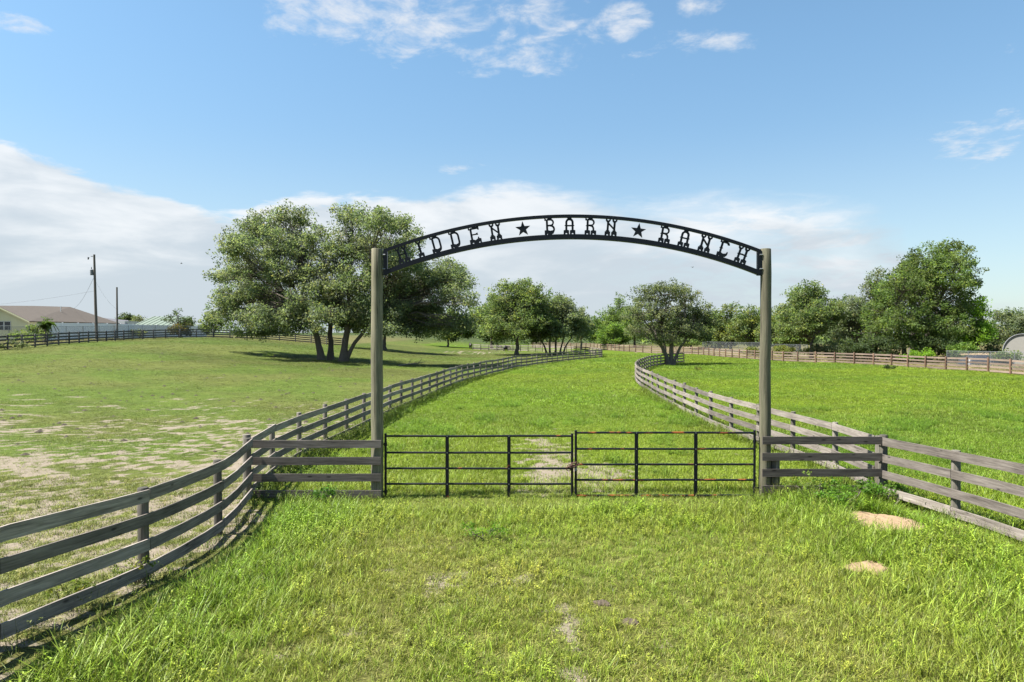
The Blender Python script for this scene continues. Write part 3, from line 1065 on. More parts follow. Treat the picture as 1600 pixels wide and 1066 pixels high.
def leaf_cloud(R, centers, lpc, clr, leaf, tints, flat=.7, droop=0.0):
    """many small leaves round the given cluster centres -> verts, faces, colours"""
    nC = len(centers)
    ctint = tints[R.integers(0, len(tints), nC)] * R.uniform(.75, 1.25, (nC, 1))
    idx = np.repeat(np.arange(nC), lpc)
    n = len(idx)
    off = sph(R, n) * (R.uniform(0, 1, (n, 1)) ** .5) * clr
    stretch = R.uniform(.7, 1.45, (nC, 3)); stretch[:, 2] *= flat
    off = off * stretch[idx]
    c = centers[idx] + off
    c[:, 2] -= droop * np.abs(R.normal(size=n)) * clr
    u = sph(R, n)
    nr = sph(R, n) + np.array([0, 0, .55]) + off / clr * .35
    nr /= np.linalg.norm(nr, axis=1, keepdims=True)
    u = u - nr * (u * nr).sum(1, keepdims=True); u /= np.linalg.norm(u, axis=1, keepdims=True) + 1e-9
    w = np.cross(nr, u)
    L = leaf * R.uniform(.6, 1.3, (n, 1))
    a = u * L * .5; b_ = w * L * .27
    v = np.stack([c - a, c + b_ - a * .1, c + a, c - b_ - a * .1], 1)
    col = ctint[idx] * R.uniform(.8, 1.2, (n, 1))
    warm = R.uniform(0, 1, n) < .03
    col[warm] = col[warm] * np.array([1.45, 1.15, .8])
    col = np.repeat(np.concatenate([col, np.ones((n, 1))], 1), 4, 0)
    return v.reshape(-1, 3), np.arange(4 * n).reshape(-1, 4), col


def auto_lobes(R, w, d, h, base, n=13, top=1.0):
    """lobes filling an egg-shaped crown w wide, h tall, with foliage down to `base`"""
    L = []
    hc = (h + base) / 2; rz = (h - base) / 2
    for i in range(int(n * 1.5)):
        p = sph(R, 1)[0] * R.uniform(.45, .80)
        if i % 3 == 0:
            p[2] = -R.uniform(.35, .6); p[:2] *= R.uniform(.6, .85) / (np.hypot(p[0], p[1]) + 1e-6)
        s = R.uniform(.26, .42)
        if p[2] > 0: p[:2] *= 1 - .25 * p[2]
        L.append((p[0] * w / 2, p[1] * d / 2, hc + p[2] * rz, s * w / 2 * 1.05, s * d / 2 * 1.05, s * rz * 1.1))
    L.append((0, 0, hc, w * .24, d * .24, rz * .5))
    # the crown always reaches its full width and height
    L.append((R.uniform(-.08, .08) * w, 0, h - .22 * rz * 1.1, w * .15, d * .15, rz * .24))
    L.append((-w / 2 + w * .13, 0, hc - rz * .15, w * .14, d * .16, rz * .3))
    L.append((w / 2 - w * .13, 0, hc - rz * .2, w * .14, d * .16, rz * .3))
    return L


def make_tree(name, label, x, y, lobes, stems, tints, seed, dens=5.0, lpc=40, clr=.55, leaf=.22, gap=.25, group=None, cat='tree', z=None, flat=.7, droop=0.0, bark='bark', trunk_sides=9, twig_r=.022):
    """lobes: (x,y,z,rx,ry,rz) above the ground; stems: (bx,by,fx,fy,fz,r) from foot to fork"""
    R = np.random.default_rng(seed)
    z0 = tz(x, y) if z is None else z
    root = thing(name, label, cat, (x, y, z0), 0, group)
    trunk = MB()
    forks = []
    for bx, by, fx, fy, fz, r in stems:
        a = np.array([bx, by, -.3]); c = np.array([fx, fy, fz])
        b_ = np.array([bx + (fx - bx) * .25, by + (fy - by) * .25, fz * .55])
        p = bez(a, b_, c, 7)
        p[1:-1, :2] += R.normal(size=(6, 2)) * r * .18
        trunk.tube(p, [r * (1.45 if i == 0 else 1.22 if i == 1 else 1.0 - .05 * i) for i in range(8)], trunk_sides + 2, caps=False)
        forks.append((c, r * .66))
    centers = []
    for lx, ly, lz, rx, ry, rz in lobes:
        n = max(4, int(dens * (rx * ry + ry * rz + rx * rz)))
        dr = sph(R, n)
        dr[:, 2] = np.where(dr[:, 2] < -.3, dr[:, 2] * R.uniform(.2, 1, n), dr[:, 2])
        rad = R.uniform(0, 1, (n, 1)) ** .38 * R.uniform(.85, 1.24, (n, 1))
        p = np.array([lx, ly, lz]) + dr * rad * np.array([rx, ry, rz])
        q = np.sin(p[:, 0] * 1.9 + seed) * np.sin(p[:, 1] * 1.7 + seed * 2) + np.sin(p[:, 2] * 2.3 + seed * 3) * np.sin(p[:, 0] * 1.3 + p[:, 1])
        p = p[(R.uniform(0, 1, n) > gap) | (q > .2)]
        p = p[p[:, 2] > clr * .6]
        if len(p) == 0: continue
        # a limb from the nearest fork to this lobe, with twigs to its clusters
        ctr = np.array([lx, ly, lz])
        k = int(np.argmin([np.linalg.norm((f[0] - ctr) * np.array([1, 1, .5])) for f in forks]))
        f, fr = forks[k]
        dist = np.linalg.norm(ctr - f)
        mid = f + (ctr - f) * .45 + np.array([0, 0, .10 * dist])
        lp = bez(f, mid, ctr, 6)
        lp[1:-1] += R.normal(size=(5, 3)) * .035 * dist
        r0 = min(fr, max(min(.05, twig_r * 2.5), .020 * dist + .012 * (rx + rz)))
        trunk.tube(lp, [r0 * (1 - .13 * i) for i in range(7)], 6, caps=False)
        for cpos in p[R.uniform(0, 1, len(p)) < .8]:
            st = lp[int(R.integers(2, 7))]
            m2 = (st + cpos) / 2 + R.normal(size=3) * .08 * np.linalg.norm(cpos - st)
            trunk.tube([st, m2, cpos], [twig_r * 1.5, twig_r, twig_r * .4], 3, caps=False)
        centers.append(p)
    centers = np.concatenate(centers)
    trunk.build('trunk', M[bark], root)
    v, f, c = leaf_cloud(R, centers, lpc, clr, leaf, np.array(tints), flat, droop)
    ok = v.reshape(-1, 4, 3)[:, :, 2].min(1) > .12
    v = v.reshape(-1, 4, 3)[ok].reshape(-1, 3); c = c.reshape(-1, 4, 4)[ok].reshape(-1, 4)
    f = np.arange(len(v)).reshape(-1, 4)
    me = raw_mesh('crown', v, f, 4, {'tint': ('FLOAT_COLOR', c)})
    me.materials.append(M['leaf'])
    link('crown', me, root)
    return root


def tone(k, *c): return [tuple(v * k for v in t) for t in c]


_OK = tone(2.35, (.062, .080, .034), (.078, .092, .042), (.050, .068, .030), (.090, .098, .052), (.070, .086, .040))
OAK = [(r * .90, g_ * .94, b_ * 1.12) for r, g_, b_ in _OK]
OAKG = tone(2.1, (.058, .082, .030), (.072, .096, .034), (.046, .070, .026), (.085, .102, .045))
GREY = tone(1.75, (.072, .090, .046), (.086, .102, .056), (.058, .076, .038), (.096, .108, .062))
BRIGHT = tone(2.00, (.070, .115, .024), (.085, .128, .028), (.055, .095, .020))
VIVID = tone(1.75, (.090, .165, .016), (.110, .185, .020), (.070, .130, .014))
YEL = tone(1.55, (.108, .122, .030), (.085, .108, .028), (.120, .128, .040))
MID = tone(2.19, (.064, .094, .028), (.080, .106, .034), (.052, .080, .024))
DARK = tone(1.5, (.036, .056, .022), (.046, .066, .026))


def px_lobes(x0, D, zb, spec, seed, depth=3.0):
    """crown lobes given by their column, row and radii as seen at distance D -> metres round the foot"""
    R = np.random.default_rng(seed)
    k = D / F
    out = []
    for px, py, rx, rz in spec:
        dy = R.uniform(-depth, depth); k = (D + dy) / F
        ry = (rx + rz) / 2 * k * R.uniform(.95, 1.35)
        out.append((W(px, D + dy) - x0, dy, 3.2 - (py - 520) * k - zb, rx * k, ry, rz * k))
    return out


# --- the big oak group
D1 = 69.0; x1 = W(502, D1); z1 = tz(x1, D1)
make_tree('oak_tree', 'big spreading oak leaning left, leftmost trunk of the oak group left of the gatepost', x1, D1,
          px_lobes(x1, D1, z1, [(455, 343, 34, 22), (415, 352, 34, 22), (372, 390, 32, 26), (392, 372, 34, 26), (352, 430, 26, 18), (385, 425, 40, 28), (430, 390, 40, 34), (460, 385, 34, 34),
                                (440, 430, 38, 26), (345, 488, 22, 16), (375, 495, 34, 20), (410, 500, 36, 24), (440, 490, 34, 26), (425, 518, 26, 9), (480, 420, 26, 36), (455, 503, 30, 20), (425, 462, 42, 24), (470, 500, 20, 22), (360, 470, 30, 22), (400, 520, 34, 10), (488, 372, 14, 22), (395, 460, 40, 20), (490, 515, 16, 12), (472, 470, 26, 28)], 101, 5.5),
          [(0, 0, -.9, .3, 3.6, .33), (-.2, .3, -1.9, .9, 5.2, .19)], OAK, 11, dens=6.8, lpc=52, clr=.72, leaf=.23, gap=.42, group='oaks in the left-hand paddock')
D2 = 70.5; x2 = W(516, D2); z2 = tz(x2, D2)
make_tree('oak_tree', 'upright oak with a dark trunk between the two leaning trunks of the oak group', x2, D2,
          px_lobes(x2, D2, z2, [(505, 400, 22, 26), (512, 440, 30, 32), (500, 470, 26, 26), (530, 415, 22, 34), (538, 470, 28, 28), (500, 360, 12, 14), (518, 495, 26, 22), (548, 500, 24, 18)], 103, 4.5),
          [(0, 0, -.1, .4, 4.4, .31)], OAK, 12, dens=6.0, lpc=40, clr=.58, leaf=.23, gap=.45, group='oaks in the left-hand paddock')
D3 = 68.5; x3 = W(535, D3); z3 = tz(x3, D3)
make_tree('oak_tree', 'large broad oak with a low forking trunk, right of the oak group behind the gatepost', x3, D3,
          px_lobes(x3, D3, z3, [(549, 340, 28, 24), (588, 346, 34, 28), (622, 352, 26, 20), (640, 378, 22, 22), (540, 385, 34, 34), (585, 395, 42, 36), (625, 410, 36, 30), (555, 440, 42, 34), (600, 445, 46, 36),
                                (648, 440, 42, 30), (690, 432, 34, 28), (718, 428, 20, 14), (705, 468, 30, 24), (660, 480, 42, 28), (610, 490, 42, 26), (565, 490, 32, 22), (690, 508, 36, 18), (650, 516, 38, 13), (722, 500, 16, 22), (735, 470, 12, 18), (640, 500, 30, 20), (708, 445, 30, 26),
                                (535, 495, 26, 18), (600, 515, 30, 12), (572, 508, 36, 16), (520, 470, 26, 30), (505, 495, 22, 18)], 105, 5.5),
          [(0, 0, .75, .2, 5.2, .36), (.25, -.1, 3.6, -.3, 4.3, .22)], OAK, 13, dens=6.8, lpc=52, clr=.72, leaf=.23, gap=.38, group='oaks in the left-hand paddock')


def tree(name, label, px, D, w, top, tints, seed, base=505, n=13, stems=None, lean=0, group=None, **kw):
    """w: crown width in photo pixels; top / base: rows of crown top and lowest foliage"""
    x = W(px, D); zb = tz(x, D); k = D / F
    R = np.random.default_rng(seed + 500)
    ww = w * k; h = 3.2 - (top - 520) * k - zb; bz = max(.25, 3.2 - (base - 520) * k - zb)
    lob = [(a + lean, b_, c, d, e, f) for a, b_, c, d, e, f in auto_lobes(R, ww, ww * .85, h, bz, n)]
    fz = max(bz * .9, h * .22)
    if stems is None:
        stems = [(0, 0, lean * .5, 0, fz, max(.09, .028 * h))]
    return make_tree(name, label, x, D, lob, stems, tints, seed, group=group, **kw)


fo = 'oaks in the left-hand paddock'
tree('oak_tree', 'oak farther back, its thin trunk just right of the left gatepost under the big crowns', 601, 104, 150, 436, OAK, 21, 528, 13, dens=3.4, lpc=40, clr=.85, leaf=.33, gap=.3, group=fo)
tree('oak_tree', 'round-crowned oak with one straight trunk in the middle distance, left of the lane', 808, 110, 122, 434, OAKG, 22, 536, 15, dens=3.6, lpc=40, clr=.85, leaf=.33, gap=.25, group=fo)
tree('oak_tree', 'oak on several splayed stems beside the far bend of the lane fence', 868, 113, 106, 457, OAK, 23, 538, 14, dens=3.6, lpc=40, clr=.85, leaf=.33, gap=.25,
     stems=[(-1.4, 0, -2.6, 0, 2.6, .17), (-.9, .3, -.9, .5, 2.8, .17), (0, 0, .1, .2, 2.8, .18), (.7, .2, 1.5, .4, 2.8, .16), (1.2, 0, 2.6, 0, 2.6, .15)], group=fo)
tree('oak_tree', 'distant oak between the big oak group and the round-crowned oak', 768, 150, 96, 458, OAKG, 24, 540, 12, dens=2.4, lpc=40, clr=1.0, leaf=.42, gap=.2, group=fo)
tree('oak_tree', 'low distant oak peeping out right of the splayed-stem oak', 908, 140, 44, 478, OAK, 25, 535, 10, dens=2.6, lpc=40, clr=.95, leaf=.4, gap=.2, group=fo)
tree('oak_tree', 'distant oak low behind the right side of the big crowns', 700, 150, 90, 480, OAKG, 26, 533, 12, dens=2.2, lpc=40, clr=1.0, leaf=.42, gap=.2, group=fo)

# lone oak by the bend of the right fence
D9 = 73.5; x9 = W(1046, D9); z9 = tz(x9, D9)
make_tree('oak_tree', 'lone grey-green oak with twisted leaning stems where the right fence bends', x9, D9,
          px_lobes(x9, D9, z9, [(1040, 452, 34, 15), (1010, 462, 26, 18), (1068, 462, 28, 18), (1000, 492, 24, 22), (1030, 488, 36, 26), (1065, 490, 34, 24), (1093, 488, 22, 20), (1108, 502, 14, 14), (1020, 515, 28, 20),
                                (1050, 518, 34, 18), (1085, 518, 26, 18), (995, 518, 16, 16), (1100, 525, 16, 12), (1040, 532, 26, 8)], 109, 2.2),
          [(0, 0, -1.3, .1, 2.6, .25), (.15, .1, .3, .2, 2.5, .27), (.4, 0, 1.7, -.1, 2.7, .18), (-.2, .2, -.6, .6, 3.0, .18)], GREY, 31, dens=8.0, lpc=40, clr=.50, leaf=.20, gap=.5)

fb = 'trees beyond the lane and the brown fence'
spec = [
    ('broadleaf_tree', 'dark pine-topped tree standing highest in the gap at the end of the lane', 968, 185, 52, 460, MID, 41, 538, dict()),
    ('broadleaf_tree', 'light green tree at the very end of the lane, lowest in the gap', 940, 190, 44, 484, BRIGHT, 42, 543, dict()),
    ('broadleaf_tree', 'bushy tree in the gap just left of the lone oak', 992, 170, 48, 470, MID, 43, 540, dict()),
    ('broadleaf_tree', 'bright green thicket tree at the foot of the far gap', 958, 165, 50, 505, BRIGHT, 44, 546, dict()),
    ('broadleaf_tree', 'dark tree showing through behind the lone oak', 1080, 150, 70, 484, DARK, 45, 545, dict()),
    ('broadleaf_tree', 'thin-topped yellowish tree right of the lone oak', 1142, 135, 56, 470, YEL[:2] + OAKG, 46, 540, dict(gap=.5)),
    ('broadleaf_tree', 'olive-yellow tree close to the left side of the right gatepost', 1172, 128, 76, 478, YEL[:2] + OAKG, 47, 543, dict()),
    ('broadleaf_tree', 'yellow-green tree close to the right side of the right gatepost', 1220, 122, 70, 476, YEL[:2] + OAKG, 48, 543, dict()),
    ('broadleaf_tree', 'low shrubby tree behind the silver mesh fence left of the right gatepost', 1118, 140, 52, 500, MID, 55, 545, dict()),
    ('oak_tree', 'dark spreading oak with a forked trunk behind the brown fence, right of the right gatepost', 1268, 88, 106, 440, OAKG, 49, 535, dict(dens=4.2, clr=.72, leaf=.28, n=16, gap=.3)),
    ('broadleaf_tree', 'short grey-green tree filling the dip before the tallest tree', 1332, 92, 62, 464, OAK, 50, 545, dict(dens=4, clr=.72, leaf=.28)),
    ('broadleaf_tree', 'thin greyish tree rising behind the left shoulder of the tallest tree', 1368, 100, 60, 418, GREY, 51, 520, dict(dens=3, clr=.75, leaf=.3, gap=.55)),
    ('broadleaf_tree', 'dark pointed tree rising directly behind the tallest tree', 1426, 96, 52, 388, DARK, 52, 470, dict(dens=4, clr=.75, leaf=.3)),
    ('broadleaf_tree', 'vivid green vine-hung tree at the right end of the tallest tree', 1524, 80, 56, 464, VIVID, 54, 545, dict(dens=4.6, clr=.62, leaf=.26, gap=.25)),
    ('oak_tree', 'distant grey-green tree at the right edge above the arched shed', 1584, 120, 76, 482, OAK, 56, 540, dict()),
    ('broadleaf_tree', 'dark green tree between the yellowish trees and the right gatepost', 1190, 150, 80, 478, MID, 58, 545, dict()),
    ('broadleaf_tree', 'dull green tree in the second row just right of the right gatepost', 1236, 135, 72, 474, OAKG, 59, 546, dict()),
    ('broadleaf_tree', 'dark tree in the second row right of the lone oak', 1112, 165, 70, 492, DARK, 60, 546, dict()),
    ('broadleaf_tree', 'olive tree low between the lone oak and the thin-topped yellowish tree', 1124, 140, 62, 484, OAKG, 61, 547, dict()),
    ('broadleaf_tree', 'bushy dark tree filling the low gap left of the forked oak', 1250, 118, 60, 470, MID, 62, 546, dict()),
    ('oak_tree', 'dark oak in the second row between the forked oak and the tallest tree', 1305, 110, 60, 470, DARK, 57, 545, dict()),
]
for nm, lb, px, D, w, top, ti, sd_, base, kw in spec:
    a = dict(dens=2.2, lpc=38, clr=1.0, leaf=.40, gap=.22)
    a.update(kw)
    n = a.pop('n', 12)
    tree(nm, lb, px, D, w, top, ti, sd_, base, n, group=fb, **a)

D16 = 82.0; x16 = W(1448, D16); z16 = tz(x16, D16)
make_tree('broadleaf_tree', 'tallest tree on the right, a huge full green crown behind the brown fence', x16, D16,
          px_lobes(x16, D16, z16, [(1482, 392, 26, 18), (1465, 408, 30, 26), (1500, 412, 26, 26), (1440, 425, 32, 28), (1485, 440, 36, 30), (1515, 440, 16, 16), (1412, 440, 28, 24), (1390, 462, 30, 26), (1430, 465, 38, 30),
                                   (1475, 480, 40, 30), (1505, 478, 26, 28), (1375, 490, 28, 24), (1410, 500, 36, 26), (1450, 510, 38, 26), (1490, 515, 32, 24), (1365, 520, 24, 20), (1395, 530, 30, 16), (1435, 538, 32, 14), (1480, 542, 30, 14)], 117, 3.0),
          [(0, 0, .2, 0, 4.0, .5), (-2.2, .5, -3.0, .6, 4.0, .3)], MID + [(.088, .118, .040), (.075, .125, .030)], 53, dens=4.4, lpc=44, clr=.72, leaf=.28, gap=.22, group=fb)

# undergrowth and shrubs: each a plant of its own
def shrub(name, label, px, D, w, h, tints, seed, dens=6, leaf=.2, clr=.45, group=None, dy=0, gap=.2, lpc=36, cat='shrub', zoff=0):
    x = W(px, D); R = np.random.default_rng(seed)
    L = []
    for i in range(6):
        L.append((R.uniform(-.36, .36) * w, R.uniform(-.3, .3) * w, h * R.uniform(.25, .68), w * R.uniform(.16, .26), w * R.uniform(.16, .24), h * R.uniform(.22, .34)))
    st = [(R.uniform(-.1, .1) * w, R.uniform(-.1, .1) * w, R.uniform(-.25, .25) * w, R.uniform(-.2, .2) * w, h * .35, min(.05, .014 * w)) for _ in range(3)]
    return make_tree(name, label, x, D + dy, L, st, tints, seed, dens=dens, lpc=lpc, clr=clr, leaf=leaf, gap=gap, group=group, cat=cat, twig_r=.012 if w > 2 else .0025, trunk_sides=4)


fu = 'undergrowth along the brown fence'
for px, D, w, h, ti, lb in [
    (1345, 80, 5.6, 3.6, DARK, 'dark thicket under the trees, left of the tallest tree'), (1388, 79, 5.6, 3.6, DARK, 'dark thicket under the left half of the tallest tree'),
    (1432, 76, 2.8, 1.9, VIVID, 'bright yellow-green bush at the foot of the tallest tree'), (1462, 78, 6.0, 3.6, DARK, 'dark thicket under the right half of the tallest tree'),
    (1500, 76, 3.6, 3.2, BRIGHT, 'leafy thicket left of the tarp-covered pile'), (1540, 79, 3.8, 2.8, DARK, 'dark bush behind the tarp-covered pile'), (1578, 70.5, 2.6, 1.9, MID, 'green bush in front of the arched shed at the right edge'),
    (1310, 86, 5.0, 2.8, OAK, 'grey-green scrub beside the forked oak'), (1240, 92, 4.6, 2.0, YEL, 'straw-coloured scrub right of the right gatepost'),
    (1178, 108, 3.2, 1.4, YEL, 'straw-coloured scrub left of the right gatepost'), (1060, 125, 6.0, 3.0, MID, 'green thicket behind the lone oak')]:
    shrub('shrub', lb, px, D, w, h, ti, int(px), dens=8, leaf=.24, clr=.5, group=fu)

fl = 'shrubs and small trees round the cream house'
shrub('shrub', 'dense green shrub by the corner of the cream house', 59, 74.5, 2.9, 2.9, DARK + MID, 811, leaf=.2, clr=.4, dens=9, group=fl)
shrub('shrub', 'weedy pale green growth at the foot of the wire fence by the house', 40, 67, 3.4, 1.5, OAKG, 812, leaf=.18, clr=.4, group=fl)
shrub('shrub', 'weeds grown through the dark fence at the left edge', 14, 58.6, 2.6, .8, GREY, 813, leaf=.16, clr=.35, group=fl)
shrub('shrub', 'orange-green shrub at the right end of the green-roofed shed', 285, 99, 3.6, 3.0, [(.16, .12, .03), (.10, .10, .03), (.07, .085, .03)], 814, leaf=.26, clr=.5, group=fl)
shrub('shrub', 'low grey shrub between the dark fence and the white fence', 216, 95, 2.6, 1.3, GREY, 815, leaf=.2, clr=.4, group=fl)
tree('small_tree', 'small dark tree just right of the bare pole', 196, 135, 27, 490, DARK, 821, 505, 8, dens=2.4, lpc=32, clr=.7, leaf=.35, group=fl)
tree('small_tree', 'sparse spindly tree above the right end of the green roof', 279, 100, 52, 484, DARK, 822, 512, 9, dens=1.3, lpc=22, clr=.5, leaf=.26, gap=.6, group=fl)
tree('small_tree', 'small tree at the left foot of the big leaning oak', 334, 101, 44, 488, OAKG, 823, 522, 9, dens=3.2, lpc=34, clr=.7, leaf=.3, group=fl)
tree('small_tree', 'thin-leaved grey tree left of the green roof', 216, 128, 26, 494, GREY, 824, 507, 7, dens=1.5, lpc=20, clr=.6, leaf=.28, gap=.6, group=fl)

# palm fronds arching out of the shrub by the house
pr = thing('palm', 'young palm with arching fronds beside the house shrub', 'palm', (W(70, 73.4), 73.4, tz(W(70, 73.4), 73.4)))
mb = MB(); mb.tube([(0, 0, -.2), (.05, 0, .8), (.02, 0, 1.5)], [.14, .12, .10], 8); mb.build('trunk', M['bark'], pr)
R = random.Random(9)
for i in range(9):
    a = R.uniform(0, 2 * PI); Lf = R.uniform(.9, 1.35)
    mb = MB(); prev = None
    for q in range(9):
        t = q / 8
        r = Lf * t; zz = 1.5 + .9 * math.sin(t * 2.2) - .9 * t * t
        c = Vector((r * math.cos(a), r * math.sin(a), zz))
        if prev is not None:
            mb.tube([prev, c], .014, 3, caps=False)
            for s in (-1, 1):
                o = Vector((-math.sin(a), math.cos(a), -.45)) * s * .38 * math.sin(PI * min(.95, t + .12))
                if s > 0: o.z = -abs(o.z)
                mb.add([prev, c, c + o + (c - prev) * .8, prev + o], [(0, 1, 2, 3)])
        prev = c
    me = mb.mesh('frond')
    at = me.attributes.new('tint', 'FLOAT_COLOR', 'POINT')
    at.data.foreach_set('color', np.tile([.05, .085, .022, 1.0], len(me.vertices)).astype(np.float32))
    link('frond', me, pr, M['leaf'])


# far woods closing the view: one mass nobody could count
def far_woods():
    R = np.random.default_rng(77)
    pts = []
    for i in range(1500):
        t = R.uniform(0, 1)
        if t < .62:
            x = R.uniform(-8, 210); y = 205 + R.uniform(0, 26) - .25 * max(0, x - 60)
        else:
            x = R.uniform(-330, -8); y = 330 + R.uniform(-8, 30)
        hmax = 5.5 + 4.0 * float(fbm(x * .05, y * .05, 71, 3))
        if t >= .62: hmax *= .8
        pts.append((x, y, tz(x, y) + hmax * R.uniform(.05, 1) ** .8))
    v, f, c = leaf_cloud(R, np.array(pts), 26, 2.1, .95, np.array(MID + DARK + OAKG), .7)
    me = raw_mesh('far_woods', v, f, 4, {'tint': ('FLOAT_COLOR', c)})
    tag(link('far_woods', me, None, M['leaf']), 'distant band of woods closing the view behind the paddocks', 'woods', None, 'stuff')


far_woods()

# ------------------------------------------------------------------ left background: house, sheds, poles
def P(px, py, D): return Vector((W(px, D), D, 3.2 - (py - 520) * D / F))


def slab(mb, quad, th, mi=0):
    """a roof plane with thickness"""
    q = [Vector(p) for p in quad]
    n = (q[1] - q[0]).cross(q[2] - q[0]).normalized()
    if n.z < 0: q = q[::-1]; n = -n
    k = len(q)
    vs_ = q + [p - n * th for p in q]
    fs = [tuple(range(k)), tuple(range(2 * k - 1, k - 1, -1))] + [(i, i + k, (i + 1) % k + k, (i + 1) % k) for i in range(k)]
    mb.add(vs_, fs, None, mi)


hx, hy = -63.7, 85.0
hz = tz(hx, hy)
house = thing('house', 'cream single-storey house with a brown hipped roof at the left edge', 'house', (hx, hy, hz))
HW = 3.75; EZ = 4.72 - hz; RZ = 6.55 - hz; HL = 18.5
mb = MB()
vs_ = [(-HW, 0, -.4), (HW - .25, 0, -.4), (HW - .25, 0, EZ), (0, 0, RZ - .12), (-HW, 0, EZ), (-HW, HL, -.4), (HW - .25, HL, -.4), (HW - .25, HL, EZ), (-HW, HL, EZ)]
mb.add(vs_, [(0, 1, 2, 3, 4), (1, 6, 7, 2), (6, 5, 8, 7), (5, 0, 4, 8)])
mb.build('wall', M['cream_wall'], house)
mb = MB()
slab(mb, [(.0, -.45, RZ), (HW + .2, -.45, EZ - .08), (HW + .2, HL + .5, EZ - .08), (.3, HL - 5.5, RZ + .35), (0, 6, RZ + .22)], .12)
slab(mb, [(0, -.45, RZ), (0, 6, RZ + .22), (.3, HL - 5.5, RZ + .35), (-HW - .5, HL + .5, EZ - .08), (-HW - .5, -.45, EZ - .08)], .12)
slab(mb, [(.3, HL - 5.5, RZ + .35), (HW + .2, HL + .5, EZ - .08), (-HW - .5, HL + .5, EZ - .08)], .12)
roof = mb.build('roof', M['brown_roof'], house)
mb = MB(); mb.tube([(1.6, 9, EZ + .7), (1.6, 9, RZ + .25)], .06, 8); mb.build('vent_pipe', M['white_trim'], roof)
mb = MB()
for s in (-1, 1):
    mb.add([(0, -.49, RZ - .02), (s * (HW + .2), -.49, EZ - .10), (s * (HW + .2), -.49, EZ - .30), (0, -.49, RZ - .24)], [(0, 1, 2, 3) if s < 0 else (3, 2, 1, 0)])
mb.build('barge_board', M['cream_wall'], roof)
for wx in (.05, .92):
    w0 = wx
    mb = MB()
    for cx_, cz_, sx, sz in ((w0 + .0, EZ - .12, .80, .06), (w0, EZ - 1.20, .80, .06), (w0 - .40, EZ - .66, .06, 1.14), (w0 + .40, EZ - .66, .06, 1.14), (w0, EZ - .66, .74, .05)):
        mb.box((cx_, -.02, cz_), (sx, .06, sz))
    win = mb.build('window', M['white_trim'], house)
    for dz in (.28, -.27):
        mb = MB(); mb.box((w0, -.012, EZ - .66 + dz), (.72, .02, .48)); mb.build('pane', M['glass'], win)
for yy in (8.2, 13.0):
    mb = MB(); mb.box((HW - .24, yy, EZ - .55), (.05, 1.5, .7)); win = mb.build('window', M['white_trim'], house)
    mb = MB(); mb.box((HW - .20, yy, EZ - .55), (.03, 1.3, .56)); mb.build('pane', M['glass'], win)

h2x, h2y = W(160, 122), 122
h2 = thing('house', 'dark-roofed house mostly hidden behind the white fence and the utility pole', 'house', (h2x, h2y, tz(h2x, h2y)))
zz = tz(h2x, h2y)
mb = MB(); mb.box((0, 3, 1.3), (8, 6, 3.2)); mb.build('wall', M['white_trim'], h2)
mb = MB()
slab(mb, [(-3.4, 3, 6.1 - zz), (-4.4, -.5, 4.9 - zz), (4.6, -.5, 4.65 - zz), (3.0, 3, 5.45 - zz)], .12)
slab(mb, [(-3.4, 3, 6.1 - zz), (3.0, 3, 5.45 - zz), (4.6, 6.5, 4.65 - zz), (-4.4, 6.5, 4.9 - zz)], .12)
mb.build('roof', M['dark_roof'], h2)

sx_, sy_ = W(245, 112), 112
szz = tz(sx_, sy_)
shed = thing('shed', 'open shed under a pale green ribbed metal roof, beyond the white fence', 'shed', (sx_, sy_, szz))
ez = 3.2 + 11.5 * 112 / F - szz; rz_ = 3.2 + 24.5 * 112 / F - szz + .18
mb = MB()
slab(mb, [(-3.9, 0, ez), (2.9, 0, ez - .1), (4.1, 3.4, rz_ - .05), (-2.4, 3.4, rz_)], .05)
slab(mb, [(-2.4, 3.4, rz_), (4.1, 3.4, rz_ - .05), (2.9, 6.8, ez - .1), (-3.9, 6.8, ez)], .05)
rf = mb.build('roof', M['green_roof'], shed)
for i in range(8):
    t = (i + .5) / 8
    a = Vector((-3.9 + 6.8 * t, 0, ez - .1 * t)); c = Vector((-2.4 + 6.5 * t, 3.4, rz_ - .05 * t))
    mb = MB(); mb.tube([a + Vector((0, 0, .03)), c + Vector((0, 0, .03))], .045, 5); mb.build('seam', M['dark_roof'] if False else M['green_roof'], rf)
for xx in (-3.3, 0, 2.6):
    for yy in (.3, 6.4):
        mb = MB(); mb.box((xx, yy, (ez - .25) / 2 - .1), (.12, .12, ez - .05)); mb.build('post', M['white_trim'], shed)


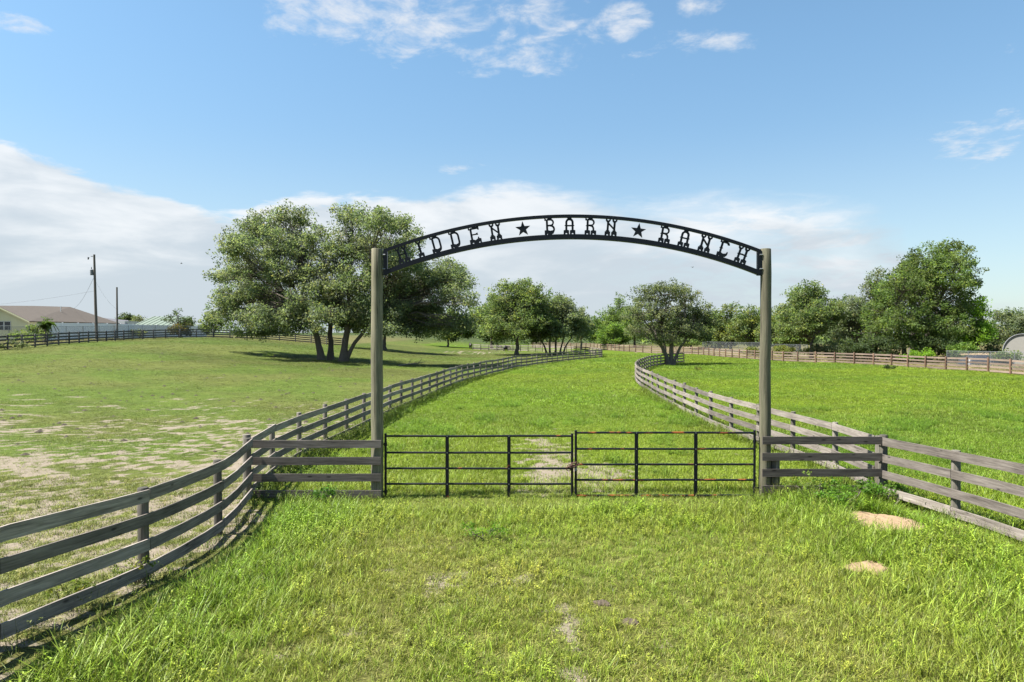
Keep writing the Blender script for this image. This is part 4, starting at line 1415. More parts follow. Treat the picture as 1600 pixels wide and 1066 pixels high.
def line_fence(name, label, p0, p1, n, h0, h1, panel_m, post_m, cat='fence', gap=.02, pw=.12, cap=True):
    a = Vector(p0); b_ = Vector(p1)
    root = thing(name, label, cat, (a.x, a.y, tz(a.x, a.y)))
    L = (b_ - a)
    dirv = Vector((L.x, L.y, 0)).normalized(); ang = math.atan2(dirv.y, dirv.x)
    base = root.location.copy()
    for i in range(n + 1):
        q = a + L * (i / n)
        z = tz(q.x, q.y)
        ht = h0 + (h1 - h0) * i / n
        mb = MB(); mb.box((0, 0, (ht + .12) / 2 - .15), (pw, pw, ht + .42 - .12))
        link('post', mb.mesh('post'), root, post_m, Vector((q.x, q.y, z)) - base, (0, 0, ang))
        if i < n:
            q2 = a + L * ((i + 1) / n); z2 = tz(q2.x, q2.y); d = (q2 - q).length
            mb = MB()
            e0, e1 = pw / 2 + .002, d - pw / 2 - .002
            mb.add([(e0, -.02, .05), (e1, -.02, .05 + z2 - z), (e1, -.02, ht + z2 - z), (e0, -.02, ht), (e0, .02, .05), (e1, .02, .05 + z2 - z), (e1, .02, ht + z2 - z), (e0, .02, ht)],
                   [(0, 1, 2, 3), (7, 6, 5, 4), (0, 4, 5, 1), (3, 2, 6, 7), (0, 3, 7, 4), (1, 5, 6, 2)])
            link('panel', mb.mesh('panel'), root, panel_m, Vector((q.x, q.y, z)) - base, (0, 0, ang))
    return root


line_fence('vinyl_fence', 'white solid panel fence behind the wire fence, right of the cream house', (W(72, 81), 81), (W(322, 113), 113), 13, 2.1, 1.75, M['white_vinyl'], M['white_vinyl'])


def chain_link(label, p0, p1, n, h, group='chain-link fences'):
    a = Vector((*p0, 0)); L = Vector((*p1, 0)) - a
    root = thing('wire_fence', label, 'fence', (a.x, a.y, tz(a.x, a.y)), 0, group)
    base = root.location.copy()
    pts = []
    pm = MB(); pm.tube([(0, 0, -.3), (0, 0, h + .03)], .032, 6); pm = pm.mesh('post'); pm.materials.append(M['galv'])
    for i in range(n + 1):
        q = a + L * (i / n); z = tz(q.x, q.y); pts.append(Vector((q.x, q.y, z)) - base)
        link('post', pm, root, None, pts[-1])
    mb = MB(); mb.tube([p + Vector((0, 0, h)) for p in pts], .015, 6); mb.build('top_rail', M['galv'], root)
    mb = MB(); s = L.length / n
    for i in range(n):
        mb.add([pts[i] + Vector((0, -.03, .03)), pts[i + 1] + Vector((0, -.03, .03)), pts[i + 1] + Vector((0, -.03, h)), pts[i] + Vector((0, -.03, h))], [(0, 1, 2, 3)], [[(i * s, 0), ((i + 1) * s, 0), ((i + 1) * s, h), (i * s, h)]])
    mb.build('wire_mesh', M['wire'], root)


chain_link('grey wire fence on thin posts in front of the cream house and the white fence', (W(-20, 69), 69), (W(330, 103), 103), 15, 1.75)
chain_link('silver wire mesh fence behind the brown fence, left of the right gatepost', (W(1098, 128), 128), (W(1195, 116), 116), 5, 1.9)
chain_link('wire mesh fence behind the brown fence, from the right gatepost towards the forked oak', (W(1200, 108), 108), (W(1262, 98), 98), 4, 1.8)
chain_link('wire fence with pale posts in front of the tarp-covered pile at the right edge', (W(1480, 70), 70), (W(1625, 63), 63), 4, 1.6)

# utility pole
ux, uy = W(148, 86), 86
uz = tz(ux, uy)
up = thing('utility_pole', 'tall wooden utility pole with a grey transformer, by the cream house', 'pole', (ux, uy, uz))
ztop = 3.2 + 122 * uy / F - uz
mb = MB(); mb.tube([(.25, 0, -.5), (.12, 0, ztop * .4), (0, 0, ztop - .5), (0, 0, ztop)], [.19, .165, .125, .12], 10); mb.build('pole', M['pole'], up)
zt = 3.2 + 95 * uy / F - uz
mb = MB(); mb.tube([(-.32, 0, zt - .42), (-.32, 0, zt + .25)], .2, 12); mb.tube([(-.32, 0, zt + .25), (-.32, 0, zt + .31)], [.2, .1], 12); t_ = mb.build('transformer', M['galv'], up)
mb = MB(); mb.tube([(-.36, 0, zt + .3), (-.36, 0, zt + .62)], [.05, .03], 6); mb.build('insulator', M['dark_roof'], t_)
mb = MB(); mb.box((-.14, 0, zt - .1), (.2, .1, .1)); mb.build('bracket', M['galv'], t_)
zi = 3.2 + 119 * uy / F - uz
mb = MB(); mb.tube([(0, 0, zi), (-.42, 0, zi + .02)], .045, 6); mb.build('arm', M['dark_roof'], up)
mb = MB(); mb.tube([(-.78, 0, zi - .40), (-.72, 0, zi - .1)], [.06, .11], 8); mb.build('insulator', M['dark_roof'], up)


def wire(label, a, b_, sag, r=.014, name='service_wire'):
    a = Vector(a); b_ = Vector(b_)
    pts = [a.lerp(b_, i / 12) - Vector((0, 0, sag * 4 * (i / 12) * (1 - i / 12))) for i in range(13)]
    mb = MB(); mb.tube([p - a for p in pts], r, 4)
    tag(mb.build(name, M['dark_roof'], None, loc=a), label, 'wire')


wire('thin service wire dropping from the utility pole to the cream house roof', (ux - .15, uy, uz + ztop - 3.0), (hx + 1.2, hy + 12.5, hz + RZ + .1), .5)
wire('thin overhead wire running left from the utility pole out of view', (ux - .12, uy, uz + ztop - 4.6), (ux - 40, uy + 12, uz + ztop - 6.2), .9, .010)
wire('thin wire running from the transformer down the right side of the pole', (ux + .10, uy - .05, uz + ztop - 3.2), (W(183, 95), 95, tz(W(183, 95), 95) + 4.0), .5, .008)

bx_, by_ = W(183, 92), 92
mb = MB(); zt2 = 3.2 + 71 * by_ / F - tz(bx_, by_); mb.tube([(0, 0, -.5), (0, 0, zt2 * .5), (0, 0, zt2)], [.13, .115, .10], 10)
tag(mb.build('bare_pole', M['pole'], None, loc=(bx_, by_, tz(bx_, by_))), 'shorter bare wooden pole right of the utility pole', 'pole')

# ------------------------------------------------------------------ right background: arched shed, tarp pile
qx, qy = W(1599, 74), 74
qz = tz(qx, qy)
qs = thing('arched_shed', 'arched metal shed with a pale end wall at the right edge', 'shed', (qx, qy, qz), math.radians(-60))
r_ = 1.95; wallh = 3.1 - qz - r_
arc_ = [(r_ * math.cos(PI * i / 16), wallh + r_ * math.sin(PI * i / 16)) for i in range(17)]
mb = MB(); mb.prism([(-r_ + .03, -.3)] + [(r_ - .03, -.3)] + [(p[0] * .985, p[1] - .02) for p in arc_], .0, .05); mb.build('end_wall', M['beige_wall'], qs)
mb = MB()
for i in range(16):
    (xa, za), (xb, zb_) = arc_[i], arc_[i + 1]
    mb.add([(xa, -.15, za), (xb, -.15, zb_), (xb, 9, zb_), (xa, 9, za), (xa * .97, -.15, za - .05), (xb * .97, -.15, zb_ - .05), (xb * .97, 9, zb_ - .05), (xa * .97, 9, za - .05)],
           [(0, 1, 2, 3), (7, 6, 5, 4), (0, 4, 5, 1), (2, 6, 7, 3)])
mb.build('roof', M['silver_roof'], qs)
mb = MB()
for s in (-1, 1): mb.box((s * (r_ - .025), 4.5, wallh / 2 - .15), (.05, 8.9, wallh + .3))
mb.build('side_wall', M['silver_roof'], qs)
mb = MB(); mb.box((.25, -.02, (wallh + .6) / 2), (.95, .04, wallh + .55)); mb.build('door', M['beige_wall'], qs)

tx, ty = W(1540, 72), 72
tzz = tz(tx, ty)
tp = thing('covered_pile', 'dark tarp-covered pile topped with dry grass, left of the arched shed', 'pile', (tx, ty, tzz))
R = np.random.default_rng(5)
nx_, ny_ = 22, 10
gx_, gy_ = np.meshgrid(np.linspace(-1, 1, nx_), np.linspace(-1, 1, ny_))
prof = np.clip(1 - np.abs(gx_) ** 6, 0, 1) * np.clip(1 - np.abs(gy_) ** 4, 0, 1)
zz_ = 1.15 * prof ** .5 + .12 * (fbm(gx_ * 2, gy_ * 2, 81, 3) - .5) * prof - .05
v = np.stack([gx_ * 2.5, gy_ * 1.1, zz_], -1).reshape(-1, 3)
i_ = np.arange(nx_ * ny_).reshape(ny_, nx_)
f = np.stack([i_[:-1, :-1], i_[:-1, 1:], i_[1:, 1:], i_[1:, :-1]], -1).reshape(-1, 4)
link('tarp', raw_mesh('tarp', v, f, 4), tp, M['tarp'])
mb = MB(); rr = random.Random(2)
for i in range(420):
    a = Vector((rr.uniform(-2.4, 2.4), rr.uniform(-.8, .8), 1.05 + rr.uniform(0, .10)))
    d = Vector((rr.uniform(-.4, .4), rr.uniform(-.3, .3), rr.uniform(-.05, .22)))
    s = Vector((.02, .03, .02))
    mb.add([a, a + s, a + d + s, a + d], [(0, 1, 2, 3)])
tag(mb.build('dry_grass', M['straw'], tp), kind='stuff')

# ------------------------------------------------------------------ cattle
def cow(label, px, D, heading, graze, s=1.0):
    x = W(px, D)
    root = thing('cow', label, 'cow', (x, D, tz(x, D)), heading, 'black cattle under the far oaks')
    me = bpy.data.meshes.new('body')
    V = [(-.55, 0, 1.02), (0, 0, 1.02), (.55, 0, 1.05), (.85, 0, 1.15), (1.05, 0, .75 if graze else 1.30), (1.28, 0, .35 if graze else 1.22)]
    E = [(0, 1), (1, 2), (2, 3), (3, 4), (4, 5)]
    Rr = [.30, .36, .32, .20, .15, .09]
    for sx, sy, hind in ((.52, .17, 0), (.52, -.17, 0), (-.60, .17, 1), (-.60, -.17, 1)):
        i = len(V)
        V += [(sx, sy, .72), (sx + (.10 if hind else .0), sy, .48) if hind else (sx, sy, .42), (sx - (.08 if hind else 0), sy, .24), (sx, sy, .02)]
        E += [(2 if not hind else 0, i), (i, i + 1), (i + 1, i + 2), (i + 2, i + 3)]
        Rr += [.14, .10, .06, .06]
    i = len(V)
    V += [(-.88, 0, .95), (-.93, 0, .45)]; E += [(0, i), (i, i + 1)]; Rr += [.05, .025]
    i = len(V)
    V += [(V[4][0] - .02, .17, V[4][2] + .06), (V[4][0] - .02, -.17, V[4][2] + .06)]; E += [(4, i), (4, i + 1)]; Rr += [.035, .035]
    me.from_pydata([tuple(c * s for c in p) for p in V], E, [])
    o = link('body', me, root, M['cow'])
    sk = o.modifiers.new('skin', 'SKIN')
    o.data.skin_vertices[0].data[1].use_root = True
    for k, r in enumerate(Rr): o.data.skin_vertices[0].data[k].radius = (r * s, r * s)
    sb = o.modifiers.new('sub', 'SUBSURF'); sb.levels = 1; sb.render_levels = 1


cow('black cow grazing in the shade just left of the round-crowned oak', 791, 134, math.radians(20), True, .8)
cow('black cow standing at the right edge of the big oak crowns', 735, 145, math.radians(100), False, .9)
cow('smaller black cow beside the far thin trunk, left of the grazing cow', 781, 142, math.radians(160), True, .7)

# ------------------------------------------------------------------ small things in the paddocks
def mound(label, px, D, rx, ry, h, matl, seed, name='sand_mound'):
    x = W(px, D); n, m_ = 44, 16
    vs_ = []; fs = []
    for i in range(m_ + 1):
        t = i / m_
        for k in range(n):
            a = 2 * PI * k / n
            w = 1 + .75 * (float(fbm(math.cos(a) * 1.6 + seed, math.sin(a) * 1.6, 91, 3)) - .5) * 2 * t
            X, Y = rx * t * math.cos(a) * w, ry * t * math.sin(a) * w
            hz_ = h * (1 - t * t) ** .8 * (.7 + 1.6 * (float(fbm(X * 9 + seed, Y * 9, 92, 3)) - .3)) - (.03 if i == m_ else 0)
            vs_.append((X, Y, gz(x + X, D + Y) - gz(x, D) + .012 + hz_))
    for i in range(m_):
        for k in range(n):
            k2 = (k + 1) % n
            fs.append((i * n + k, (i + 1) * n + k, (i + 1) * n + k2, i * n + k2))
    mb = MB(); mb.add(vs_, fs, None, 0, True)
    tag(mb.build(name, matl, None, loc=(x, D, gz(x, D))), label, 'mound')
    MOUNDS.append((x, D, rx, ry))


MOUNDS = []
mound('large low mound of bare orange sand in the grass by the right corner post', 1369, 11.55, .60, .64, .055, M['sand'], 3)
mound('small patch-like mound of orange sand in the grass, nearest the camera', 1357, 9.25, .31, .20, .03, M['sand'], 6)
mound('small brown anthill in the foreground grass', 987, 7.5, .10, .08, .035, M['brown_dirt'], 9, 'anthill')
mound('brown anthill a little behind and left of the other in the foreground', 941, 8.05, .11, .08, .03, M['brown_dirt'], 12, 'anthill')

# dung and dark tufts scattered over the left paddock
mb = MB(); R = random.Random(21)
for i in range(190):
    y = 17 + 46 * R.random() ** 1.1; x = np.interp(y, _yl, _xl) - R.uniform(1.0, .62 * y)
    z = tz(x, y)
    r = R.uniform(.05, .12); n = 7
    vs_ = [(x, y, z + r * .6)] + [(x + r * R.uniform(.7, 1.3) * math.cos(2 * PI * k / n), y + r * R.uniform(.7, 1.3) * math.sin(2 * PI * k / n), z + .005) for k in range(n)]
    mb.add(vs_, [(0, 1 + k, 1 + (k + 1) % n) for k in range(n)])
tag(mb.build('dung', M['straw'] if False else plain('dung', (.045, .034, .022), .95, 0, .3), None), 'dark dung specks scattered over the left-hand paddock', 'dung', None, 'stuff')

bxx, byy = W(645, 66), 66
br = thing('fallen_branch', 'grey fallen branch lying in the oak shade near the lane fence', 'branch', (bxx, byy, tz(bxx, byy)), .4)
mb = MB(); mb.tube([(-1.4, 0, .10), (-.4, .1, .22), (.5, 0, .30), (1.3, .15, .42)], [.07, .06, .045, .02], 6); mb.build('stem', M['twig'], br)
for a, b_, c in (((-.4, .1, .22), (-.2, .4, .5), (.1, .6, .75)), ((.5, 0, .3), (.7, -.3, .55), (.8, -.4, .85)), ((.1, .05, .25), (.3, .3, .4), (.8, .5, .4))):
    mb = MB(); mb.tube([a, b_, c], [.035, .025, .01], 5); mb.build('twig', M['twig'], br)

shrub('weed_bush', 'dark little bush at the left end of the oak shade', 425, 68, 1.5, .55, MID, 911, dens=14, leaf=.12, clr=.22)
shrub('weed_bush', 'dark tuft standing alone in the right-hand paddock near the brown fence', 1390, 63, .9, .55, DARK, 912, dens=20, leaf=.10, clr=.18)
shrub('weed_bush', 'brownish tuft in the right-hand paddock below the oak shade', 1090, 60, .7, .4, YEL, 913, dens=20, leaf=.1, clr=.16)


def bird(label, px, py, D):
    p = P(px, py, D)
    root = thing('bird', label, 'bird', p, .6)
    mb = MB(); mb.tube([(-.14, 0, 0), (-.06, 0, .01), (.06, 0, .01), (.13, 0, .0)], [.015, .05, .05, .015], 6); mb.build('body', M['bird'], root)
    for s in (-1, 1):
        mb = MB()
        mb.add([(.05, s * .04, .02), (-.06, s * .04, .02), (-.05, s * .22, .10), (.03, s * .2, .10), (-.06, s * .38, .06), (.05, s * .04, .01), (-.06, s * .04, .01), (-.05, s * .22, .09), (.03, s * .2, .09)],
               [(0, 1, 2, 3), (3, 2, 4), (8, 7, 6, 5), (8, 4, 7)])
        mb.build('wing', M['bird'], root)


bird('tiny bird in the sky left of the big oaks', 284, 412, 95)
bird('tiny bird in the sky under the right half of the arch', 1082, 418, 95)

# named weeds near the camera
shrub('weed_plant', 'fresh green leafy weed in the grass in front of the left gate', 762, 10.6, .85, .25, [(.13, .25, .025), (.16, .28, .03), (.10, .20, .02)], 921, dens=170, leaf=.036, clr=.08, lpc=20, cat='weed')
shrub('weed_plant', 'dark green weed against the bottom board of the left wing', 505, 12.75, .55, .42, [(.065, .15, .025), (.08, .18, .03)], 922, dens=150, leaf=.05, clr=.07, lpc=24, cat='weed')
shrub('weed_plant', 'bushy green weed growing along the right wing by the sand mound', 1340, 12.65, 1.5, .50, [(.10, .21, .025), (.12, .23, .03)], 923, dens=60, leaf=.06, clr=.10, lpc=28, cat='weed')
shrub('weed_plant', 'green weed clump hiding the foot of the right corner post', 1395, 12.6, 1.0, .45, [(.09, .19, .025), (.115, .22, .03)], 924, dens=80, leaf=.055, clr=.10, lpc=28, cat='weed')
shrub('weed_plant', 'tall pale weed in front of the right wing beside the gatepost', 1262, 12.75, .9, .62, [(.15, .22, .035), (.12, .20, .03)], 925, dens=60, leaf=.05, clr=.09, lpc=20, cat='weed')
shrub('weed_plant', 'yellowish weed grown up through the left fence near its second post', 200, 8.5, .7, .42, [(.15, .17, .03), (.11, .16, .03)], 926, dens=90, leaf=.04, clr=.07, lpc=20, cat='weed')
shrub('weed_plant', 'yellowish weed at the foot of the left fence by the left edge', 100, 7.6, .6, .35, [(.14, .165, .03), (.11, .155, .03)], 927, dens=90, leaf=.04, clr=.07, lpc=20, cat='weed')

# ------------------------------------------------------------------ grass
def tuft(name, n, h, spread, w, lean, seed, segs=3, dry=.1, seedhead=False, leafy=0):
    R = np.random.default_rng(seed)
    vs_, fs, bl = [], [], []
    for i in range(n):
        a = R.uniform(0, 2 * PI); r = spread * R.uniform(0, 1) ** .5
        bx, by = r * math.cos(a), r * math.sin(a)
        la = R.uniform(0, 2 * PI); ln = lean * R.uniform(.3, 1.3)
        hh = h * R.uniform(.5, 1.25)
        dx, dy = math.cos(la), math.sin(la)
        px_, py_ = -dy, dx
        rd = R.uniform(0, 1); dr = 1.0 if R.uniform() < dry else R.uniform(0, .25)
        o = len(vs_)
        for s in range(segs):
            t = s / segs
            x = bx + dx * hh * ln * t ** 1.8; y = by + dy * hh * ln * t ** 1.8; z = hh * (t - .28 * ln * t * t)
            ww = w * (1 - .5 * t) * .5
            vs_ += [(x - px_ * ww, y - py_ * ww, z), (x + px_ * ww, y + py_ * ww, z)]
            bl += [(rd, t, dr)] * 2
        x = bx + dx * hh * ln; y = by + dy * hh * ln; z = hh * (1 - .28 * ln)
        vs_.append((x, y, z)); bl.append((rd, 1, dr))
        for s in range(segs - 1):
            q = o + 2 * s
            fs.append((q, q + 1, q + 3, q + 2))
        q = o + 2 * (segs - 1)
        fs.append((q, q + 1, q + 2))
        if seedhead:
            for k in range(5):
                z2 = z - hh * .05 * k
                o = len(vs_); s_ = .010
                e = R.normal(size=3) * s_
                vs_ += [(x + e[0], y + e[1], z2), (x + e[0] + s_, y + e[1] + s_ * .3, z2 + .012), (x + e[0], y + e[1], z2 + .026)]
                bl += [(rd, 1, .75)] * 3; fs.append((o, o + 1, o + 2))
        for k in range(leafy):
            t = R.uniform(.25, 1.0)
            x = bx + dx * hh * ln * t ** 1.8; y = by + dy * hh * ln * t ** 1.8; z = hh * (t - .28 * ln * t * t)
            b_ = R.uniform(0, 2 * PI); l = R.uniform(.018, .038)
            ex, ey = math.cos(b_), math.sin(b_); ez = R.uniform(-.3, .6)
            o = len(vs_)
            vs_ += [(x, y, z), (x + ex * l * .5 - ey * l * .28, y + ey * l * .5 + ex * l * .28, z + ez * l * .6), (x + ex * l, y + ey * l, z + ez * l), (x + ex * l * .5 + ey * l * .28, y + ey * l * .5 - ex * l * .28, z + ez * l * .6)]
            bl += [(R.uniform(0, 1), .8, .1)] * 4; fs.append((o, o + 1, o + 2, o + 3))
    me = bpy.data.meshes.new(name)
    me.from_pydata(vs_, [], fs)
    at = me.attributes.new('blade', 'FLOAT_VECTOR', 'POINT')
    at.data.foreach_set('vector', np.array(bl, np.float32).ravel())
    me.materials.append(M['grass'])
    return me


tufts = bpy.data.collections.new('grass_tufts')          # source meshes, not linked to the scene
for i, me in enumerate([
    tuft('a_long', 9, .27, .09, .0105, .75, 1, 4, .04),
    tuft('b_medium', 12, .165, .11, .0088, .8, 2, 3, .06),
    tuft('c_stems', 5, .40, .07, .0050, .45, 3, 3, .45, True),
    tuft('d_weed', 5, .24, .06, .005, .5, 4, 2, .05, False, 11),
    tuft('e_short', 22, .075, .17, .0105, .9, 5, 2, .10),
    tuft('f_far', 40, .11, .46, .020, .8, 6, 2, .04),
    tuft('g_dry', 11, .13, .12, .0075, 1.1, 7, 3, .7),
    tuft('h_long', 9, .30, .10, .0095, .95, 8, 4, .07),
    tuft('i_thatch', 26, .045, .15, .0070, 2.6, 9, 3, .55),
]):
    o = bpy.data.objects.new('t%d_' % i + me.name, me)
    tufts.objects.link(o)


def grass_points(seed, n, ylo, yhi, xk, pick, extra=0.0):
    """n candidate points in the wedge seen by the camera between ylo and yhi"""
    R = np.random.default_rng(seed)
    u = R.uniform(0, 1, n)
    y = np.sqrt(ylo ** 2 + (yhi ** 2 - ylo ** 2) * u)
    x = R.uniform(-1, 1, n) * (xk * y + extra)
    return R, x, y


def scatter(name, label, R, x, y, kind, scl, tint, zscale=None):
    z = terrain(x, y)
    near = np.exp(-((x / 30) ** 2 + ((y - 10) / 25) ** 2))
    z = z + (fbm(x * 1.6, y * 1.6, 61, 3) - .5) * .07 * near - .012
    n = len(x)
    rot = np.stack([R.normal(size=n) * .12, R.normal(size=n) * .12, R.uniform(0, 2 * PI, n)], 1)
    col = np.concatenate([tint, np.ones((n, 1))], 1)
    me = raw_mesh(name, np.stack([x, y, z], 1), np.zeros((0, 4)), 4,
                  {'kindex': ('INT', kind), 'scl': ('FLOAT', scl), 'rot': ('FLOAT_VECTOR', rot), 'tint': ('FLOAT_COLOR', col)})
    o = link(name, me, None, M['grass'])
    tag(o, label, 'grass', None, 'stuff')
    md = o.modifiers.new('scatter', 'NODES')
    md.node_group = GN


GN = bpy.data.node_groups.new('grass_scatter', 'GeometryNodeTree')
GN.interface.new_socket('Geometry', in_out='INPUT', socket_type='NodeSocketGeometry')
GN.interface.new_socket('Geometry', in_out='OUTPUT', socket_type='NodeSocketGeometry')
N = GN.nodes
gi = N.new('NodeGroupInput'); go = N.new('NodeGroupOutput')
ci = N.new('GeometryNodeCollectionInfo'); ci.inputs[0].default_value = tufts
ci.inputs['Separate Children'].default_value = True; ci.inputs['Reset Children'].default_value = True
ip = N.new('GeometryNodeInstanceOnPoints'); ip.inputs['Pick Instance'].default_value = True
def named(n_, t):
    a = N.new('GeometryNodeInputNamedAttribute'); a.data_type = t; a.inputs[0].default_value = n_
    return a.outputs[0]
e2r = N.new('FunctionNodeEulerToRotation')
GN.links.new(named('rot', 'FLOAT_VECTOR'), e2r.inputs[0])
GN.links.new(gi.outputs[0], ip.inputs['Points'])
GN.links.new(ci.outputs[0], ip.inputs['Instance'])
GN.links.new(named('kindex', 'INT'), ip.inputs['Instance Index'])
GN.links.new(e2r.outputs[0], ip.inputs['Rotation'])
GN.links.new(named('scl', 'FLOAT'), ip.inputs['Scale'])
GN.links.new(ip.outputs[0], go.inputs[0])


def choose(R, probs):
    c = np.cumsum(probs, 1); c /= c[:, -1:]
    return (R.uniform(0, 1, (len(probs), 1)) > c).sum(1).astype(np.int32)


def off_mounds(x, y, keep):
    for mx, my, rx, ry in MOUNDS:
        keep &= (((x - mx) / (rx * .92)) ** 2 + ((y - my + ry * .45) / (ry * 1.4)) ** 2 > 1 + .5 * (fbm(x * 7, y * 7, 171, 2) - .5))
    return keep


def build_grass():
    # foreground, in front of the gate
    R, x, y = grass_points(1, 76000, 4.2, 15.0, .80, None, .8)
    sand, c, lf, rt, fr = zones(x, y)
    worn_ = np.exp(-((x + .3) / 3.2) ** 2 - ((y - 8) / 3.0) ** 2)
    keep = (R.uniform(0, 1, len(x)) > np.where(lf > .5, .30 + .55 * sand, .80 * sand + .10 * worn_))
    keep = off_mounds(x, y, keep)
    keep &= ~((lf < .5) & (fbm(x * 4.2, y * 4.2, 151, 3) < .27 + .15 * worn_))
    keep &= ~((lf > .5) & (R.uniform(0, 1, len(x)) < .45))
    keep &= ~((lf < .5) & (rt < .5) & (y > 13.6) & (R.uniform(0, 1, len(x)) < .3))
    dl = x - np.interp(y, _yl, _xl); dr_ = np.interp(y, _yr, _xr) - x
    low = np.clip(sst(dl, .10, 1.1) + (dl < 0), .28, 1) * np.clip(sst(dr_, .05, .8) + (dr_ < 0), .40, 1)
    low = low * np.where((y > YG - 1.0) & (y < YG + .4) & (x > PLX - 2.6) & (x < PRX), .40, 1)
    keep &= ~((low < .7) & (R.uniform(0, 1, len(x)) < .35))
    x, y, sand, c, lf, rt, fr, low = (a[keep] for a in (x, y, sand, c, lf, rt, fr, low))
    n = len(x)
    side = np.clip(sst(np.abs(x - .9), 2.4, 5.2) + sst(y, 10.2, 12.6) * .7, 0, 1)
    n1 = fbm(x * .8, y * .8, 101, 3); n2 = fbm(x * .45, y * .45, 111, 3)
    pr_ = np.zeros((n, 8))
    f_ = (lf < .5) & (rt < .5) & (fr > .3)
    pr_[:, 0] = np.where(f_, .06 + .50 * side, .0)
    pr_[:, 1] = np.where(f_, .42 - .12 * side, .12)
    pr_[:, 2] = np.where(f_, .05 + .03 * (n1 > .5), .004)
    pr_[:, 3] = np.where(f_, .05 + .38 * sst(n2, .54, .66), .03)
    pr_[:, 4] = np.where(f_, .22, .80)
    pr_[:, 6] = np.where(f_, .18 * (1 - side) + .03, .06)
    pr_[:, 7] = np.where(f_, .04 + .34 * side, .0)
    lane = (lf < .5) & (rt < .5) & (fr <= .3)
    pr_[lane] = np.array([.02, .55, .01, .03, .36, 0, .03, 0])
    pr_[rt > .5] = np.array([.25, .50, .01, .05, .15, 0, .02, .05])
    k = choose(R, pr_)
    scl = R.uniform(.7, 1.25, n) * np.where(f_, .56 + .42 * side, .85) * np.where(lf > .5, .8, 1)
    scl *= (.75 + .5 * n1) * low
    tint = c * R.uniform(.75, 1.3, (n, 1)) * (1 + R.normal(size=(n, 3)) * .05)
    w_ = k == 3
    tint[w_] = tint[w_] * np.array([1.25, 1.12, 1.3])
    scatter('grass', 'tall yellow-green grass and weeds in front of the gate', R, x, y, k, scl, np.clip(tint, .005, 1))
    # dead thatch lying between the tufts
    R, x, y = grass_points(8, 17000, 4.2, 14.2, .80, None, .8)
    sand, c, lf, rt, fr = zones(x, y)
    keep = off_mounds(x, y, (rt < .5) & (R.uniform(0, 1, len(x)) > np.where(lf > .5, .72, .35 * sand)))
    x, y, c = x[keep], y[keep], c[keep]; n = len(x)
    scatter('thatch', 'dead grass and short new blades lying between the tufts in front of the gate', R, x, y, np.where(R.uniform(0, 1, n) < .72, 8, 4).astype(np.int32), R.uniform(.6, 1.2, n), c * R.uniform(.6, 1.1, (n, 1)))
    # rank grass along the fence lines and wings where the mower does not reach
    R = np.random.default_rng(2)
    xs_, ys_ = [], []
    for line, sgn, m_ in ((LEFT_NEAR, 1, 150), (RIGHT_NEAR, -1, 260), (LEFT_LANE[:14], 1, 3000), (RIGHT_LANE[:14], -1, 1400)):
        cv = catmull(line); i = R.integers(0, len(cv), m_)
        xs_.append(cv[i, 0] + R.normal(size=m_) * .13 + sgn * .12); ys_.append(cv[i, 1] + R.normal(size=m_) * .13)
    xs_.append(R.uniform(PLX - 2.5, PLX + .3, 130)); ys_.append(YG - .25 + R.normal(size=130) * .16)
    xs_.append(R.uniform(PRX - .4, PRX + 2.6, 800)); ys_.append(YG - .32 + R.normal(size=800) * .2)
    xs_.append(R.uniform(PLX, PRX, 70)); ys_.append(YG + R.normal(size=70) * .14)
    x = np.concatenate(xs_); y = np.concatenate(ys_); n = len(x)
    _, c, lf, rt, fr = zones(x, y)
    pr_ = np.tile(np.array([.3, .3, .08, .22, .0, 0, .04, .12]), (n, 1))
    k = choose(R, pr_)
    dk = np.array([.075, .125, .018])
    tint = (c * .55 + dk * .45) * R.uniform(.7, 1.25, (n, 1))
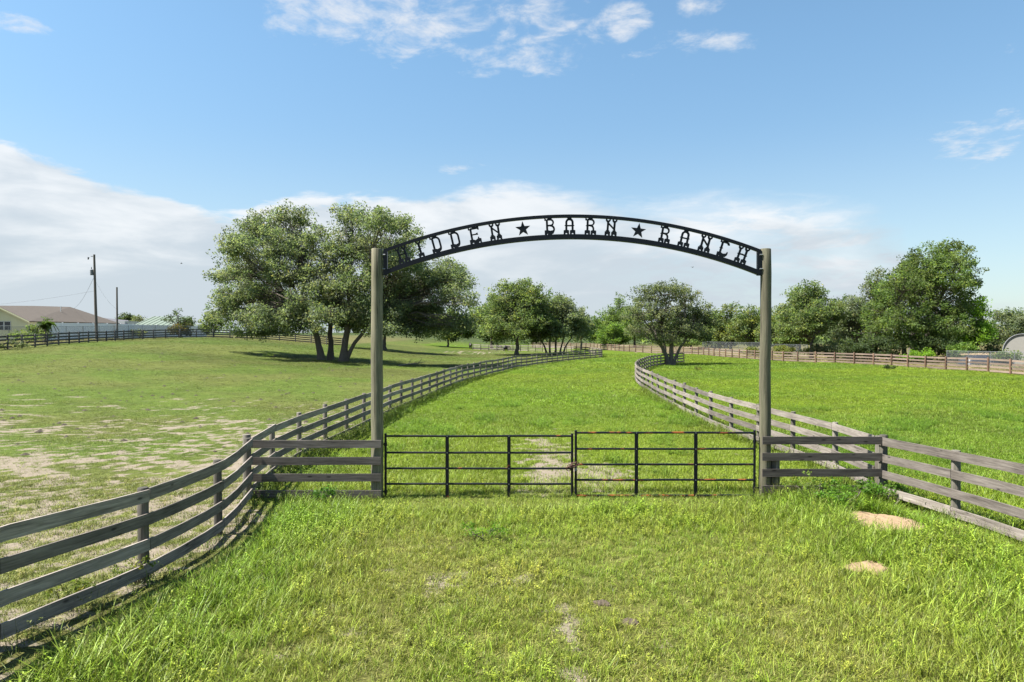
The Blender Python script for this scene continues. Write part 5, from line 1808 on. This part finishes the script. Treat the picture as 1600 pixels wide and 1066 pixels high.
    scatter('rank_grass', 'longer grass and weeds along the foot of the fences and gates', R, x, y, k, R.uniform(.7, 1.3, n) * np.where(y > 15, 1.0, np.where(np.abs(x - 1) < 3.9, .6, .8)), tint)
    # paddocks and lane in the middle distance
    for name, lb, sd_, cnt, y0, y1, xk, kinds, s0 in (
            ('paddock_grass', 'short grass of the paddocks and the lane just behind the gate', 3, 64000, 14.6, 30, .80, ([.0, .16, .004, .02, .80, 0, .02, 0], [.0, .02, .0, .03, .85, 0, .10, 0]), 1.0),
            ('paddock_grass', 'grass of the paddocks and the lane in the middle distance', 4, 80000, 30, 62, .80, ([0, .03, 0, 0, .47, .50, 0, 0], [0, 0, 0, 0, .80, .17, .03, 0]), .85),
            ('paddock_grass', 'grass of the paddocks far behind the gate', 5, 34000, 62, 112, .80, ([0, 0, 0, 0, 0, 1, 0, 0], [0, 0, 0, 0, .3, .7, 0, 0]), 1.25)):
        R, x, y = grass_points(sd_, cnt, y0, y1, xk, None)
        sand, c, lf, rt, fr = zones(x, y)
        patch = fbm(x * .3, y * .3, 121, 3)
        keep = (R.uniform(0, 1, cnt) > np.where(lf > .5, .10 + .72 * sand + .3 * (patch < .45), sand * .9))
        x, y, sand, c, lf, rt, fr = (a[keep] for a in (x, y, sand, c, lf, rt, fr))
        n = len(x)
        pr_ = np.where((lf > .5)[:, None], np.array([kinds[1]]), np.array([kinds[0]]))
        clump = (lf < .5) & (fbm(x * .9, y * .55, 161, 3) > .63)
        pr_[clump] = np.array([0, .35, 0, .45, .2, 0, 0, 0]) if y0 < 40 else pr_[clump]
        c = np.where(clump[:, None], c * np.array([.72, .86, .9]), c)
        k = choose(R, pr_)
        scl = .85 * s0 * R.uniform(.65, 1.25, n) * np.where(lf > .5, .66, 1.0) * (.6 + .8 * fbm(x * .45, y * .3, 131, 3))
        tint = c * R.uniform(.87, 1.15, (n, 1)) * (.74 + .52 * fbm(x * .7, y * .35, 141, 3))[:, None]
        scatter(name, lb, R, x, y, k, scl, tint)


build_grass()
